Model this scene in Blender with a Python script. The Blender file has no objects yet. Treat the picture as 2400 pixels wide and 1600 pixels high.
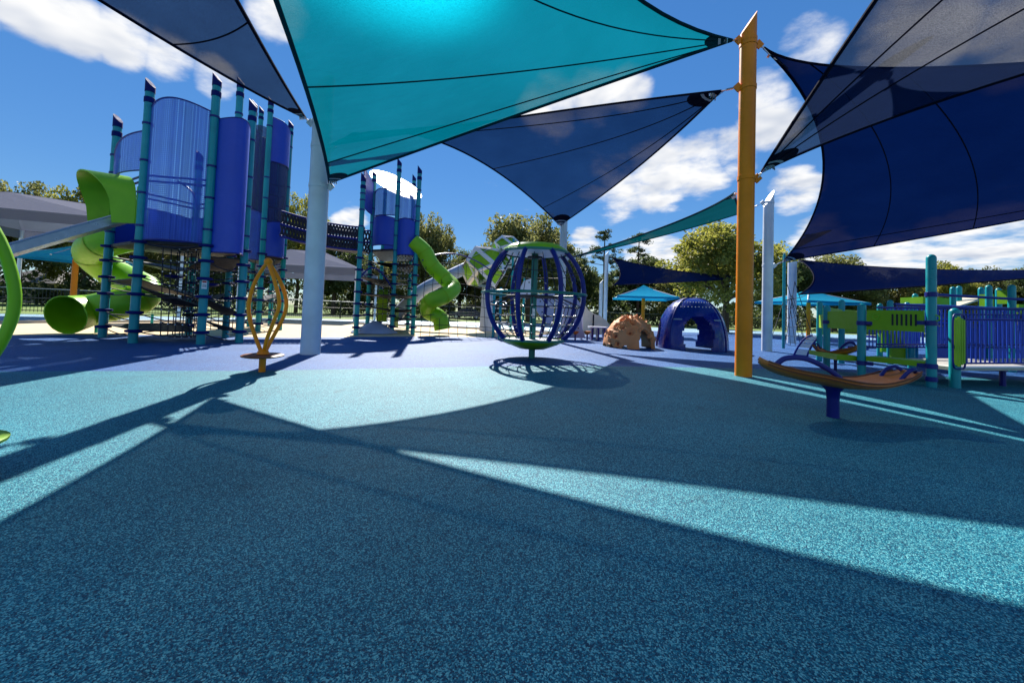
import bpy, math, random
from mathutils import Vector, Matrix
R = math.radians
random.seed(7)
scn = bpy.context.scene
COL = scn.collection

# ------------------------------------------------------------------ camera
# wide phone lens; pixel helpers use the 2400x1600 photograph
F, CX, CY = 900.0, 1200.0, 700.0
CAM = Vector((0, 0, 1.2))
PITCH, ROLL = math.atan(31 / F), R(2.05)
_u0 = Vector((0, -math.sin(PITCH), math.cos(PITCH)))
CF = Vector((0, math.cos(PITCH), math.sin(PITCH)))
CR = Vector((math.cos(ROLL), 0, 0)) + _u0 * math.sin(ROLL)
CU = Vector((-math.sin(ROLL), 0, 0)) + _u0 * math.cos(ROLL)
cd = bpy.data.cameras.new('camera')
cam = bpy.data.objects.new('camera', cd)
COL.objects.link(cam)
cd.sensor_width = 36
cd.lens = 36 * F / 2400
cd.shift_y = -100 / 2400
cd.clip_start, cd.clip_end = 0.05, 2000
cam.matrix_world = Matrix.Translation(CAM) @ Matrix.Rotation(R(90) + PITCH, 4, 'X') @ Matrix.Rotation(ROLL, 4, 'Z')
scn.camera = cam


def ray(px, py):
    return CF + CR * ((px - CX) / F) - CU * ((py - CY) / F)


def gnd(px, py, z=0.0):
    d = ray(px, py)
    return CAM + d * ((z - CAM.z) / d.z)


def at(px, py, Y):
    d = ray(px, py)
    return CAM + d * (Y / d.y)


def ht(p, py):
    """height above ground point p at which the upright through p meets image row py"""
    v = Vector((p[0], p[1], 0)) - CAM
    k = (CY - py) / F
    return (k * v.dot(CF) - v.dot(CU)) / (CU.z - k * CF.z)


def up(p, py):
    return Vector((p[0], p[1], ht(p, py)))


# ------------------------------------------------------------------ sun, sky, exposure
_a = ray(1010, 724)
SUN_AZ = math.atan2(_a.x, _a.y)
SUN_EL = R(42)
SUND = Vector((math.sin(SUN_AZ) * math.cos(SUN_EL), math.cos(SUN_AZ) * math.cos(SUN_EL), math.sin(SUN_EL)))
sd = bpy.data.lights.new('sun', 'SUN')
sd.energy, sd.angle, sd.color = 5.0, R(0.53), (1.0, 0.955, 0.88)
sun = bpy.data.objects.new('sun', sd)
COL.objects.link(sun)
sun.rotation_euler = SUND.to_track_quat('Z', 'Y').to_euler()
sun.location = SUND * 60

scn.render.engine = 'CYCLES'
scn.view_settings.view_transform = 'Standard'
scn.view_settings.look = 'None'
scn.view_settings.exposure = 0.98
scn.view_settings.gamma = 1.0
scn.cycles.use_denoising = True
scn.cycles.max_bounces = 8
scn.cycles.transparent_max_bounces = 24
scn.cycles.caustics_refractive = False
scn.cycles.caustics_reflective = False
scn.cycles.sample_clamp_indirect = 6.0

world = bpy.data.worlds.new('World')
scn.world = world
world.use_nodes = True
wt = world.node_tree
wt.nodes.clear()


def wn(kind, **kw):
    n = wt.nodes.new(kind)
    for k, v in kw.items():
        setattr(n, k, v)
    return n


def wmath(op, a, b=None, clamp=False):
    n = wn('ShaderNodeMath', operation=op, use_clamp=clamp)
    for i, v in enumerate((a, b)):
        if v is None:
            continue
        if isinstance(v, (int, float)):
            n.inputs[i].default_value = v
        else:
            wt.links.new(v, n.inputs[i])
    return n.outputs[0]


sky = wn('ShaderNodeTexSky', sky_type='NISHITA', sun_disc=False)
sky.sun_elevation, sky.sun_rotation = SUN_EL, SUN_AZ
sky.air_density, sky.dust_density, sky.ozone_density, sky.altitude = 0.8, 0.0, 4.0, 0
hsv = wn('ShaderNodeHueSaturation')
hsv.inputs['Hue'].default_value = 0.5
hsv.inputs['Saturation'].default_value = 1.2
hsv.inputs['Value'].default_value = 1.05
sv = wn('ShaderNodeSeparateColor', mode='HSV')
wt.links.new(sky.outputs[0], sv.inputs[0])
scl = wn('ShaderNodeVectorMath', operation='SCALE')
wt.links.new(sky.outputs[0], scl.inputs[0])
wt.links.new(wmath('DIVIDE', 6.0, wmath('ADD', sv.outputs[2], 4.0)), scl.inputs['Scale'])
gm = wn('ShaderNodeGamma')
gm.inputs[1].default_value = 1.0
wt.links.new(scl.outputs[0], gm.inputs[0])
wt.links.new(gm.outputs[0], hsv.inputs['Color'])
tc = wn('ShaderNodeTexCoord')
gen = tc.outputs['Generated']
sep = wn('ShaderNodeSeparateXYZ')
wt.links.new(gen, sep.inputs[0])
den = wmath('ADD', wmath('MAXIMUM', sep.outputs[2], 0.0), 0.16)
cmb = wn('ShaderNodeCombineXYZ')
wt.links.new(wmath('DIVIDE', sep.outputs[0], den), cmb.inputs[0])
wt.links.new(wmath('DIVIDE', sep.outputs[1], den), cmb.inputs[1])


def wnoise(scale, detail, rough, dist=0.0, off=(0, 0, 0)):
    m = wn('ShaderNodeMapping')
    m.inputs['Location'].default_value = off
    wt.links.new(cmb.outputs[0], m.inputs[0])
    n = wn('ShaderNodeTexNoise')
    n.inputs['Scale'].default_value = scale
    n.inputs['Detail'].default_value = detail
    n.inputs['Roughness'].default_value = rough
    n.inputs['Distortion'].default_value = dist
    wt.links.new(m.outputs[0], n.inputs['Vector'])
    return n.outputs[0]


# where the fair-weather clouds stand: directions taken from the photograph, radius in px
BLOBS = [(90, 15, 75), (180, 60, 62), (290, 95, 58), (400, 140, 55), (500, 182, 48), (645, 35, 60),
         (1290, 250, 70), (1390, 225, 62), (1470, 210, 50), (1440, 440, 70), (1540, 410, 78), (1640, 395, 66), (1720, 360, 50),
         (1800, 300, 56), (1790, 210, 48), (1885, 105, 70), (1860, 450, 50),
         (1530, 600, 62), (1630, 610, 48), (1370, 570, 34), (1920, 570, 55), (2080, 600, 62), (2200, 585, 62), (2340, 550, 85),
         (820, 520, 36), (2150, 80, 110), (2450, 60, 120), (-120, -60, 90)]
mask = None
for bx, by, br in BLOBS:
    d = ray(bx, by).normalized()
    rr = br / F * (1.0 / ray(bx, by).length ** 1.0) * 1.05
    vm = wn('ShaderNodeVectorMath', operation='DOT_PRODUCT')
    wt.links.new(gen, vm.inputs[0])
    vm.inputs[1].default_value = d
    mr = wn('ShaderNodeMapRange', interpolation_type='SMOOTHSTEP')
    mr.inputs['From Min'].default_value = math.cos(rr * 1.5)
    mr.inputs['From Max'].default_value = 1.0
    wt.links.new(vm.outputs['Value'], mr.inputs[0])
    mask = mr.outputs[0] if mask is None else wmath('MAXIMUM', mask, mr.outputs[0])
n1 = wnoise(3.4, 7, 0.57, 0.1)
n2 = wnoise(1.3, 2, 0.5, 0.2, (7.3, 2.1, 0))
# free clouds behind the viewer, from noise alone
behind = wn('ShaderNodeMapRange', interpolation_type='SMOOTHSTEP')
behind.inputs['From Min'].default_value = 0.25
behind.inputs['From Max'].default_value = -0.3
wt.links.new(sep.outputs[1], behind.inputs[0])
free = wmath('MULTIPLY', wmath('MULTIPLY', wmath('SUBTRACT', n2, 0.46), 5.0, True), behind.outputs[0])
cover = wmath('MAXIMUM', mask, free)
dens = wn('ShaderNodeMapRange', interpolation_type='SMOOTHSTEP')
dens.inputs['From Min'].default_value = 0.66
dens.inputs['From Max'].default_value = 0.94
wt.links.new(wmath('ADD', wmath('MULTIPLY', cover, 0.40), wmath('MULTIPLY', n1, 1.0)), dens.inputs[0])
low = wn('ShaderNodeMapRange')
low.inputs['From Min'].default_value = 0.0
low.inputs['From Max'].default_value = 0.06
wt.links.new(sep.outputs[2], low.inputs[0])
dfac = wmath('MULTIPLY', dens.outputs[0], low.outputs[0], True)
# thick cores are greyer, thin rims white
cr = wn('ShaderNodeValToRGB')
cr.color_ramp.elements[0].position, cr.color_ramp.elements[0].color = 0.45, (1, 1, 1, 1)
cr.color_ramp.elements[1].position, cr.color_ramp.elements[1].color = 0.72, (0.56, 0.62, 0.74, 1)
wt.links.new(wnoise(3.4, 3, 0.6, 0.2, (0.05, -0.09, 0)), cr.inputs[0])
csc = wn('ShaderNodeVectorMath', operation='SCALE')
wt.links.new(cr.outputs[0], csc.inputs[0])
csc.inputs['Scale'].default_value = 5.2
mix = wn('ShaderNodeMix', data_type='RGBA')
wt.links.new(dfac, mix.inputs['Factor'])
wt.links.new(hsv.outputs[0], mix.inputs['A'])
wt.links.new(csc.outputs[0], mix.inputs['B'])
bg = wn('ShaderNodeBackground')
bg.inputs['Strength'].default_value = 0.1
wt.links.new(mix.outputs['Result'], bg.inputs['Color'])
wo = wn('ShaderNodeOutputWorld')
wt.links.new(bg.outputs[0], wo.inputs['Surface'])
world.cycles.sampling_method = 'MANUAL'
world.cycles.sample_map_resolution = 256


# ------------------------------------------------------------------ materials
def srgb(r, g, b):
    f = lambda c: (c / 255 / 12.92) if c <= 10 else ((c / 255 + 0.055) / 1.055) ** 2.4
    return (f(r), f(g), f(b), 1)


class NT:
    def __init__(s, name):
        s.m = bpy.data.materials.new(name)
        s.m.use_nodes = True
        s.t = s.m.node_tree
        s.b = s.t.nodes['Principled BSDF']
        s.out = s.t.nodes['Material Output']
        s.co = s.n('ShaderNodeTexCoord').outputs['Object']

    def n(s, kind, **kw):
        n = s.t.nodes.new(kind)
        for k, v in kw.items():
            setattr(n, k, v)
        return n

    def l(s, a, b):
        s.t.links.new(a, b)

    def noise(s, scale, detail=4, rough=0.55, vec=None):
        n = s.n('ShaderNodeTexNoise')
        n.inputs['Scale'].default_value = scale
        n.inputs['Detail'].default_value = detail
        n.inputs['Roughness'].default_value = rough
        s.l(vec or s.co, n.inputs['Vector'])
        return n.outputs[0]

    def ramp(s, fac, stops):
        r = s.n('ShaderNodeValToRGB')
        e = r.color_ramp.elements
        while len(e) < len(stops):
            e.new(0.5)
        for i, (p, c) in enumerate(stops):
            e[i].position = p
            e[i].color = c if len(c) == 4 else (*c, 1)
        s.l(fac, r.inputs[0])
        return r.outputs[0]

    def range(s, fac, a, b, c, d):
        r = s.n('ShaderNodeMapRange')
        for i, v in enumerate((a, b, c, d)):
            r.inputs[i + 1].default_value = v
        s.l(fac, r.inputs[0])
        return r.outputs[0]

    def bump(s, h, strength, dist):
        b = s.n('ShaderNodeBump')
        b.inputs['Strength'].default_value = strength
        b.inputs['Distance'].default_value = dist
        s.l(h, b.inputs['Height'])
        s.l(b.outputs[0], s.b.inputs['Normal'])


def dark(c, k):
    return (c[0] * k, c[1] * k, c[2] * k, 1)


def painted(name, c, rough=0.38, metal=0.0, var=0.16, bump=0.0, bscale=60, coat=0.0, spec=0.5):
    """paint or moulded plastic with slight fading, dust and uneven gloss"""
    t = NT(name)
    n = t.noise(1.7, 5)
    col = t.ramp(n, [(0.28, dark(c, 1 - var)), (0.55, c), (0.8, (*[min(1, x * (1 + var * .6) + 0.012) for x in c[:3]], 1))])
    t.l(col, t.b.inputs['Base Color'])
    t.l(t.range(t.noise(9, 6), 0.3, 0.7, max(0.05, rough - 0.1), rough + 0.12), t.b.inputs['Roughness'])
    t.b.inputs['Metallic'].default_value = metal
    t.b.inputs['Specular IOR Level'].default_value = spec
    if coat:
        t.b.inputs['Coat Weight'].default_value = coat
    if bump:
        t.bump(t.noise(bscale, 4), bump, 0.01)
    return t.m


def perforated(name, c, openness, rough=0.65):
    """punched sheet: holes too fine to build, seen as see-through metal"""
    t = NT(name)
    t.l(t.ramp(t.noise(2.0, 4), [(0.3, dark(c, 0.8)), (0.7, c)]), t.b.inputs['Base Color'])
    t.b.inputs['Roughness'].default_value = rough
    v = t.n('ShaderNodeTexVoronoi')
    v.inputs['Scale'].default_value = 19
    v.inputs['Randomness'].default_value = 0.0
    t.l(t.co, v.inputs['Vector'])
    hole = t.range(v.outputs['Distance'], 0.30, 0.46, openness * 1.35, openness * 0.6)
    tr = t.n('ShaderNodeBsdfTransparent')
    mx = t.n('ShaderNodeMixShader')
    t.l(hole, mx.inputs[0])
    t.l(t.b.outputs[0], mx.inputs[1])
    t.l(tr.outputs[0], mx.inputs[2])
    t.l(mx.outputs[0], t.out.inputs[0])
    return t.m


def sailcloth(name, c, trans, openness, glow=0.22, rough=0.62):
    """knitted shade cloth: open weave, diffuse back-light and a soft forward lobe round the sun"""
    t = NT(name)
    t.t.nodes.remove(t.b)
    sp = t.noise(95, 3, 0.7)
    lg = t.noise(0.8, 4)
    opn = t.n('ShaderNodeMath', operation='MULTIPLY')
    t.l(t.range(sp, 0.35, 0.65, openness * 0.45, openness * 1.55), opn.inputs[0])
    t.l(t.range(lg, 0.3, 0.7, 0.8, 1.2), opn.inputs[1])
    dif = t.n('ShaderNodeBsdfDiffuse')
    t.l(t.ramp(sp, [(0.3, dark(c, 0.7)), (0.7, c)]), dif.inputs[0])
    trl = t.n('ShaderNodeBsdfTranslucent')
    t.l(t.ramp(lg, [(0.3, dark(trans, 0.85)), (0.7, trans)]), trl.inputs[0])
    bp = t.n('ShaderNodeBump')
    bp.inputs['Strength'].default_value = 0.35
    bp.inputs['Distance'].default_value = 0.06
    mp = t.n('ShaderNodeMapping')
    mp.inputs['Scale'].default_value = (1.0, 2.6, 1.0)
    mp.inputs['Rotation'].default_value = (0, 0, 0.7)
    t.l(t.co, mp.inputs[0])
    t.l(t.noise(1.6, 4, 0.5, mp.outputs[0]), bp.inputs['Height'])
    t.l(bp.outputs[0], dif.inputs['Normal'])
    t.l(bp.outputs[0], trl.inputs['Normal'])
    m1 = t.n('ShaderNodeMixShader')
    m1.inputs[0].default_value = 0.5
    t.l(dif.outputs[0], m1.inputs[1])
    t.l(trl.outputs[0], m1.inputs[2])
    rf = t.n('ShaderNodeBsdfRefraction')
    rf.inputs['IOR'].default_value = 1.4
    rf.inputs['Roughness'].default_value = rough
    t.l(t.ramp(sp, [(0.35, dark(trans, 0.45)), (0.68, dark(trans, 1.9))]), rf.inputs['Color'])
    m2 = t.n('ShaderNodeMixShader')
    m2.inputs[0].default_value = glow
    t.l(m1.outputs[0], m2.inputs[1])
    t.l(rf.outputs[0], m2.inputs[2])
    tr = t.n('ShaderNodeBsdfTransparent')
    m3 = t.n('ShaderNodeMixShader')
    t.l(opn.outputs[0], m3.inputs[0])
    t.l(m2.outputs[0], m3.inputs[1])
    t.l(tr.outputs[0], m3.inputs[2])
    t.l(m3.outputs[0], t.out.inputs[0])
    return t.m


def rubber(name, stops, rough=0.62, bump=0.9, spec=0.55, tint=0.22):
    """poured rubber granules"""
    t = NT(name)
    g = t.n('ShaderNodeTexVoronoi')
    g.inputs['Scale'].default_value = 185
    t.l(t.co, g.inputs['Vector'])
    sx = t.n('ShaderNodeSeparateColor')
    t.l(g.outputs['Color'], sx.inputs[0])
    base = t.ramp(sx.outputs[0], stops)
    bigs = t.noise(0.55, 6, 0.6)
    mx = t.n('ShaderNodeMix', data_type='RGBA', blend_type='MULTIPLY')
    mx.inputs['Factor'].default_value = 1.0
    t.l(base, mx.inputs['A'])
    t.l(t.ramp(bigs, [(0.3, (1 - tint,) * 3), (0.7, (1 + tint * .6,) * 3)]), mx.inputs['B'])
    m2 = t.n('ShaderNodeMix', data_type='RGBA', blend_type='MULTIPLY')
    m2.inputs['Factor'].default_value = 1.0
    t.l(mx.outputs['Result'], m2.inputs['A'])
    # scuffs and old stains
    t.l(t.ramp(t.noise(3.2, 8, 0.7), [(0.33, (0.72, 0.74, 0.76)), (0.42, (1, 1, 1)), (0.66, (1, 1, 1)), (0.74, (1.16, 1.14, 1.12))]), m2.inputs['B'])
    t.l(m2.outputs['Result'], t.b.inputs['Base Color'])
    t.l(t.range(sx.outputs[1], 0, 1, rough - 0.12, rough + 0.12), t.b.inputs['Roughness'])
    t.b.inputs['Specular IOR Level'].default_value = spec
    t.b.inputs['Sheen Weight'].default_value = 0.0
    b = t.n('ShaderNodeBump')
    b.inputs['Strength'].default_value = bump
    b.inputs['Distance'].default_value = 0.004
    t.l(g.outputs['Distance'], b.inputs['Height'])
    b.invert = True
    t.l(b.outputs[0], t.b.inputs['Normal'])
    return t.m


def leafmat(name, a, b, c):
    t = NT(name)
    oi = t.n('ShaderNodeObjectInfo')
    n = t.noise(0.9, 3)
    wn_ = t.n('ShaderNodeTexNoise')
    wn_.inputs['Scale'].default_value = 5.0
    t.l(t.co, wn_.inputs['Vector'])
    ad = t.n('ShaderNodeMath', operation='ADD')
    t.l(t.range(n, 0.3, 0.7, 0.0, 0.6), ad.inputs[0])
    t.l(t.range(wn_.outputs[0], 0.3, 0.7, 0.0, 0.4), ad.inputs[1])
    col = t.ramp(ad.outputs[0], [(0.1, a), (0.5, b), (0.95, c)])
    t.l(col, t.b.inputs['Base Color'])
    t.b.inputs['Roughness'].default_value = 0.5
    tl = t.n('ShaderNodeBsdfTranslucent')
    t.l(col, tl.inputs[0])
    mx = t.n('ShaderNodeMixShader')
    mx.inputs[0].default_value = 0.6
    t.l(t.b.outputs[0], mx.inputs[1])
    t.l(tl.outputs[0], mx.inputs[2])
    t.l(mx.outputs[0], t.out.inputs[0])
    return t.m


M = {}
M['teal'] = painted('teal_powder_coat', srgb(0, 142, 152), 0.36, spec=0.4)
M['teal_dk'] = painted('teal_green_steel', srgb(10, 110, 100), 0.4)
M['navy'] = painted('navy_plastic', srgb(12, 26, 118), 0.4, spec=0.35)
M['cap'] = painted('navy_matt_cap', srgb(10, 24, 96), 0.75, spec=0.15)
M['blue'] = painted('blue_plastic', srgb(18, 62, 178), 0.42, var=0.05)
M['blue_perf'] = perforated('blue_perforated_steel', srgb(66, 100, 205), 0.68)
M['blue_mesh'] = perforated('dark_blue_mesh', srgb(40, 55, 110), 0.5)
M['green'] = painted('lime_green_plastic', srgb(125, 182, 20), 0.38, spec=0.35)
M['green_dk'] = painted('olive_green_plastic', srgb(128, 172, 14), 0.42, spec=0.3)
M['orange'] = painted('orange_powder_coat', srgb(235, 132, 0), 0.42, spec=0.3)
M['silver'] = painted('silver_powder_coat', srgb(196, 204, 214), 0.45, 0.15)
M['silver_lt'] = painted('pale_silver_steel', srgb(215, 220, 228), 0.45, 0.15)
M['steel'] = painted('brushed_steel', srgb(140, 152, 172), 0.34, 0.6, var=0.04)
M['black'] = painted('black_rubber_belt', srgb(22, 22, 30), 0.6)
M['rope'] = painted('dark_rope', srgb(30, 30, 48), 0.7)
M['chrome'] = painted('galvanised_fitting', srgb(200, 200, 205), 0.25, 0.9)
M['white'] = painted('white_plastic', srgb(215, 215, 222), 0.4, var=0.06)
M['grey_pl'] = painted('grey_blue_plastic', srgb(150, 165, 195), 0.4, var=0.08)
M['cream'] = painted('cream_plastic', srgb(205, 195, 170), 0.45)
M['terra'] = painted('terracotta_concrete', srgb(212, 142, 88), 0.7, var=0.2, bump=0.35, bscale=22)
M['red'] = painted('red_inside', srgb(190, 70, 30), 0.7)
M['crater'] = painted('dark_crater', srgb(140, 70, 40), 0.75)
M['brown'] = painted('brown_rotomoulded_plastic', srgb(200, 118, 48), 0.42, bump=0.15, bscale=40)
M['brown_dk'] = painted('brown_groove', srgb(120, 65, 30), 0.5)
M['concrete'] = painted('concrete', srgb(190, 185, 175), 0.8, bump=0.3)
M['tan'] = painted('tan_sand_turf', srgb(215, 190, 150), 0.85, bump=0.5, bscale=50)
M['fence'] = painted('black_fence', srgb(40, 42, 45), 0.5)
M['fence_g'] = painted('grey_fence', srgb(150, 155, 158), 0.5, 0.4)
M['trunk'] = painted('bark', srgb(85, 68, 52), 0.9, var=0.3, bump=0.6, bscale=14)
M['sticker'] = painted('sticker', srgb(225, 228, 230), 0.5, var=0.03)
M['sticker_red'] = painted('sticker_red_band', srgb(200, 60, 50), 0.5)
M['wall'] = painted('house_wall', srgb(165, 150, 130), 0.8)
M['roof'] = painted('house_shingles', srgb(110, 105, 100), 0.85, bump=0.4)
M['carpaint'] = painted('dark_car_paint', srgb(40, 48, 60), 0.25, coat=0.6)
M['carpaint2'] = painted('silver_car_paint', srgb(170, 175, 180), 0.25, 0.4, coat=0.6)
M['glass'] = painted('car_glass', srgb(25, 30, 38), 0.08)
M['tyre'] = painted('tyre', srgb(25, 25, 26), 0.8)
M['s_teal'] = sailcloth('teal_shade_cloth', srgb(0, 92, 105), srgb(0, 118, 136), 0.06, 0.10, 0.8)
M['s_tealdk'] = sailcloth('dark_teal_shade_cloth', srgb(0, 70, 75), srgb(0, 72, 78), 0.03, 0.05)
M['s_navy'] = sailcloth('navy_shade_cloth', srgb(10, 36, 76), srgb(12, 40, 84), 0.06, 0.08)
M['s_grey'] = sailcloth('charcoal_shade_cloth', srgb(26, 36, 60), srgb(28, 40, 68), 0.14, 0.1)
M['s_blue'] = sailcloth('deep_blue_shade_cloth', srgb(0, 12, 50), srgb(0, 14, 58), 0.012, 0.05)
M['s_far'] = sailcloth('far_blue_shade_cloth', srgb(10, 24, 60), srgb(14, 34, 84), 0.02, 0.08)
M['s_hip'] = sailcloth('grey_canopy_cloth', srgb(165, 166, 182), srgb(150, 152, 168), 0.03, 0.05)
M['s_cyan'] = sailcloth('turquoise_canopy_cloth', srgb(60, 190, 222), srgb(70, 195, 225), 0.02, 0.08)
M['s_white'] = sailcloth('white_translucent_sheet', srgb(235, 235, 240), srgb(250, 250, 250), 0.0, 0.1)
M['web'] = painted('dark_webbing', srgb(14, 16, 36), 0.85, spec=0.05)
M['web_teal'] = painted('dark_teal_webbing', srgb(0, 50, 62), 0.85, spec=0.05)
M['web_lt'] = painted('pale_webbing', srgb(150, 158, 170), 0.7)
M['rub_near'] = rubber('teal_rubber_granules', [(0.0, srgb(0, 46, 74)), (0.34, srgb(0, 82, 106)), (0.66, srgb(4, 118, 138)), (1.0, srgb(112, 188, 192))], 0.6, 0.6, 0.22)
M['rub_blue'] = rubber('blue_rubber_granules', [(0.0, srgb(2, 28, 84)), (0.4, srgb(10, 60, 124)), (0.75, srgb(26, 92, 158)), (1.0, srgb(95, 150, 200))], 0.6, 0.6, 0.22)
M['rub_lt'] = rubber('pale_blue_rubber', [(0.0, srgb(60, 105, 140)), (0.5, srgb(100, 150, 180)), (1.0, srgb(180, 205, 218))])
M['grass'] = painted('grass', srgb(105, 128, 50), 0.9, var=0.35, bump=0.6, bscale=30)
M['leaf_a'] = leafmat('leaf_olive', srgb(76, 82, 44), srgb(118, 120, 66), srgb(172, 166, 110))
M['leaf_b'] = leafmat('leaf_green', srgb(48, 62, 34), srgb(82, 96, 52), srgb(132, 138, 84))
M['leaf_c'] = leafmat('leaf_yellow', srgb(98, 104, 40), srgb(146, 146, 62), srgb(192, 182, 96))
M['leaf_p'] = leafmat('leaf_pine', srgb(44, 58, 36), srgb(68, 82, 46), srgb(104, 110, 66))


# ------------------------------------------------------------------ mesh helpers
def V(*a):
    return Vector(a)


class MB:
    def __init__(s):
        s.v, s.f = [], []

    def add(s, vs, fs):
        o = len(s.v)
        s.v += [tuple(p) for p in vs]
        s.f += [tuple(i + o for i in f) for f in fs]
        return s

    def box(s, c, size, rot=None):
        hx, hy, hz = size[0] / 2, size[1] / 2, size[2] / 2
        vs = [V(x, y, z) for x in (-hx, hx) for y in (-hy, hy) for z in (-hz, hz)]
        if rot is not None:
            vs = [rot @ p for p in vs]
        c = Vector(c)
        return s.add([p + c for p in vs], [(0, 1, 3, 2), (4, 6, 7, 5), (0, 4, 5, 1), (2, 3, 7, 6), (0, 2, 6, 4), (1, 5, 7, 3)])

    def tube(s, pts, r, n=8, cap=True, closed=False, flat=1.0, upv=None):
        pts = [Vector(p) for p in pts]
        m = len(pts)
        rs = list(r) if isinstance(r, (list, tuple)) else [r] * m
        tan = []
        for i in range(m):
            a = pts[i - 1] if (i > 0 or closed) else pts[i]
            b = pts[(i + 1) % m] if (i < m - 1 or closed) else pts[i]
            t = b - a
            tan.append(t.normalized() if t.length > 1e-9 else V(0, 0, 1))
        ref = Vector(upv) if upv is not None else (V(0, 0, 1) if abs(tan[0].z) < 0.9 else V(1, 0, 0))
        vs, nrm = [], None
        for i in range(m):
            if nrm is None or upv is not None:
                nrm = ref - tan[i] * ref.dot(tan[i])
            else:
                nrm = nrm - tan[i] * nrm.dot(tan[i])
            nrm.normalize()
            bn = tan[i].cross(nrm)
            for k in range(n):
                a = 2 * math.pi * k / n
                vs.append(pts[i] + nrm * (math.cos(a) * rs[i] * flat) + bn * (math.sin(a) * rs[i]))
        fs = []
        for i in range(m if closed else m - 1):
            j = (i + 1) % m
            for k in range(n):
                q = (k + 1) % n
                fs.append((i * n + k, i * n + q, j * n + q, j * n + k))
        if cap and not closed:
            fs.append(tuple(range(n - 1, -1, -1)))
            fs.append(tuple((m - 1) * n + k for k in range(n)))
        return s.add(vs, fs)

    def lathe(s, prof, c=(0, 0, 0), n=20, cap=True):
        c = Vector(c)
        vs, fs = [], []
        for r, z in prof:
            for k in range(n):
                a = 2 * math.pi * k / n
                vs.append(c + V(r * math.cos(a), r * math.sin(a), z))
        for i in range(len(prof) - 1):
            for k in range(n):
                q = (k + 1) % n
                fs.append((i * n + k, i * n + q, (i + 1) * n + q, (i + 1) * n + k))
        if cap:
            fs.append(tuple(range(n - 1, -1, -1)))
            fs.append(tuple((len(prof) - 1) * n + k for k in range(n)))
        return s.add(vs, fs)

    def ball(s, c, r, n=10, sz=1.0):
        h = n // 2
        prof = [(max(1e-3, r * math.sin(math.pi * i / h)), -r * sz * math.cos(math.pi * i / h)) for i in range(h + 1)]
        return s.lathe(prof, c, n)

    def grid(s, fn, nu, nv, wrap=False):
        vs = [fn(i / nu, j / nv) for j in range(nv + 1) for i in range(nu + (0 if wrap else 1))]
        w = nu if wrap else nu + 1
        fs = [(j * w + i, j * w + (i + 1) % w, (j + 1) * w + (i + 1) % w, (j + 1) * w + i) for j in range(nv) for i in range(nu)]
        return s.add(vs, fs)

    def sheet(s, fn, nu, nv, th, nrm=None):
        """grid with thickness th, closed round its rim"""
        P = [[Vector(fn(i / nu, j / nv)) for i in range(nu + 1)] for j in range(nv + 1)]
        w = nu + 1
        top, bot = [], []
        for j in range(nv + 1):
            for i in range(w):
                du = P[j][min(i + 1, nu)] - P[j][max(i - 1, 0)]
                dv = P[min(j + 1, nv)][i] - P[max(j - 1, 0)][i]
                n_ = Vector(nrm) if nrm is not None else du.cross(dv)
                n_ = n_.normalized() if n_.length > 1e-12 else V(0, 0, 1)
                top.append(P[j][i] + n_ * th / 2)
                bot.append(P[j][i] - n_ * th / 2)
        o = len(top)
        fs = []
        for j in range(nv):
            for i in range(nu):
                a, b, c, d = j * w + i, j * w + i + 1, (j + 1) * w + i + 1, (j + 1) * w + i
                fs.append((a, b, c, d))
                fs.append((o + d, o + c, o + b, o + a))
        rim = [i for i in range(w)] + [j * w + nu for j in range(1, nv + 1)] + [nv * w + i for i in range(nu - 1, -1, -1)] + [j * w for j in range(nv - 1, 0, -1)]
        for k in range(len(rim)):
            a, b = rim[k], rim[(k + 1) % len(rim)]
            fs.append((b, a, o + a, o + b))
        return s.add(top + bot, fs)

    def shell(s, fn, nu, nv, keep, th, wrap=True):
        """closed-surface grid with openings: fn(u,v,d) gives the point d metres inside the outer face"""
        w = nu if wrap else nu + 1
        vs = [fn(i / nu, j / nv, 0) for j in range(nv + 1) for i in range(w)] + [fn(i / nu, j / nv, th) for j in range(nv + 1) for i in range(w)]
        o = w * (nv + 1)
        K = [[keep((i + .5) / nu, (j + .5) / nv) for i in range(nu)] for j in range(nv)]
        fs = []

        def k(i, j):
            if j < 0 or j >= nv:
                return False
            if wrap:
                i %= nu
            elif i < 0 or i >= nu:
                return False
            return K[j][i]
        for j in range(nv):
            for i in range(nu):
                if not K[j][i]:
                    continue
                a, b = j * w + i, j * w + (i + 1) % w
                c, d = (j + 1) * w + (i + 1) % w, (j + 1) * w + i
                fs += [(a, b, c, d), (o + d, o + c, o + b, o + a)]
                if not k(i, j - 1):
                    fs.append((b, a, o + a, o + b))
                if not k(i, j + 1):
                    fs.append((d, c, o + c, o + d))
                if not k(i - 1, j):
                    fs.append((a, d, o + d, o + a))
                if not k(i + 1, j):
                    fs.append((c, b, o + b, o + c))
        return s.add(vs, fs)

    def prism(s, poly, z0, z1):
        n = len(poly)
        vs = [V(p[0], p[1], z0) for p in poly] + [V(p[0], p[1], z1) for p in poly]
        return s.add(vs, [tuple(range(n - 1, -1, -1)), tuple(range(n, 2 * n))] + [(i, (i + 1) % n, n + (i + 1) % n, n + i) for i in range(n)])

    def plate(s, poly, nrm, th):
        """flat polygon (3D points) with thickness"""
        n = len(poly)
        nn = Vector(nrm).normalized() * th / 2
        vs = [Vector(p) + nn for p in poly] + [Vector(p) - nn for p in poly]
        return s.add(vs, [tuple(range(n)), tuple(range(2 * n - 1, n - 1, -1))] + [((i + 1) % n, i, n + i, n + (i + 1) % n) for i in range(n)])


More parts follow.
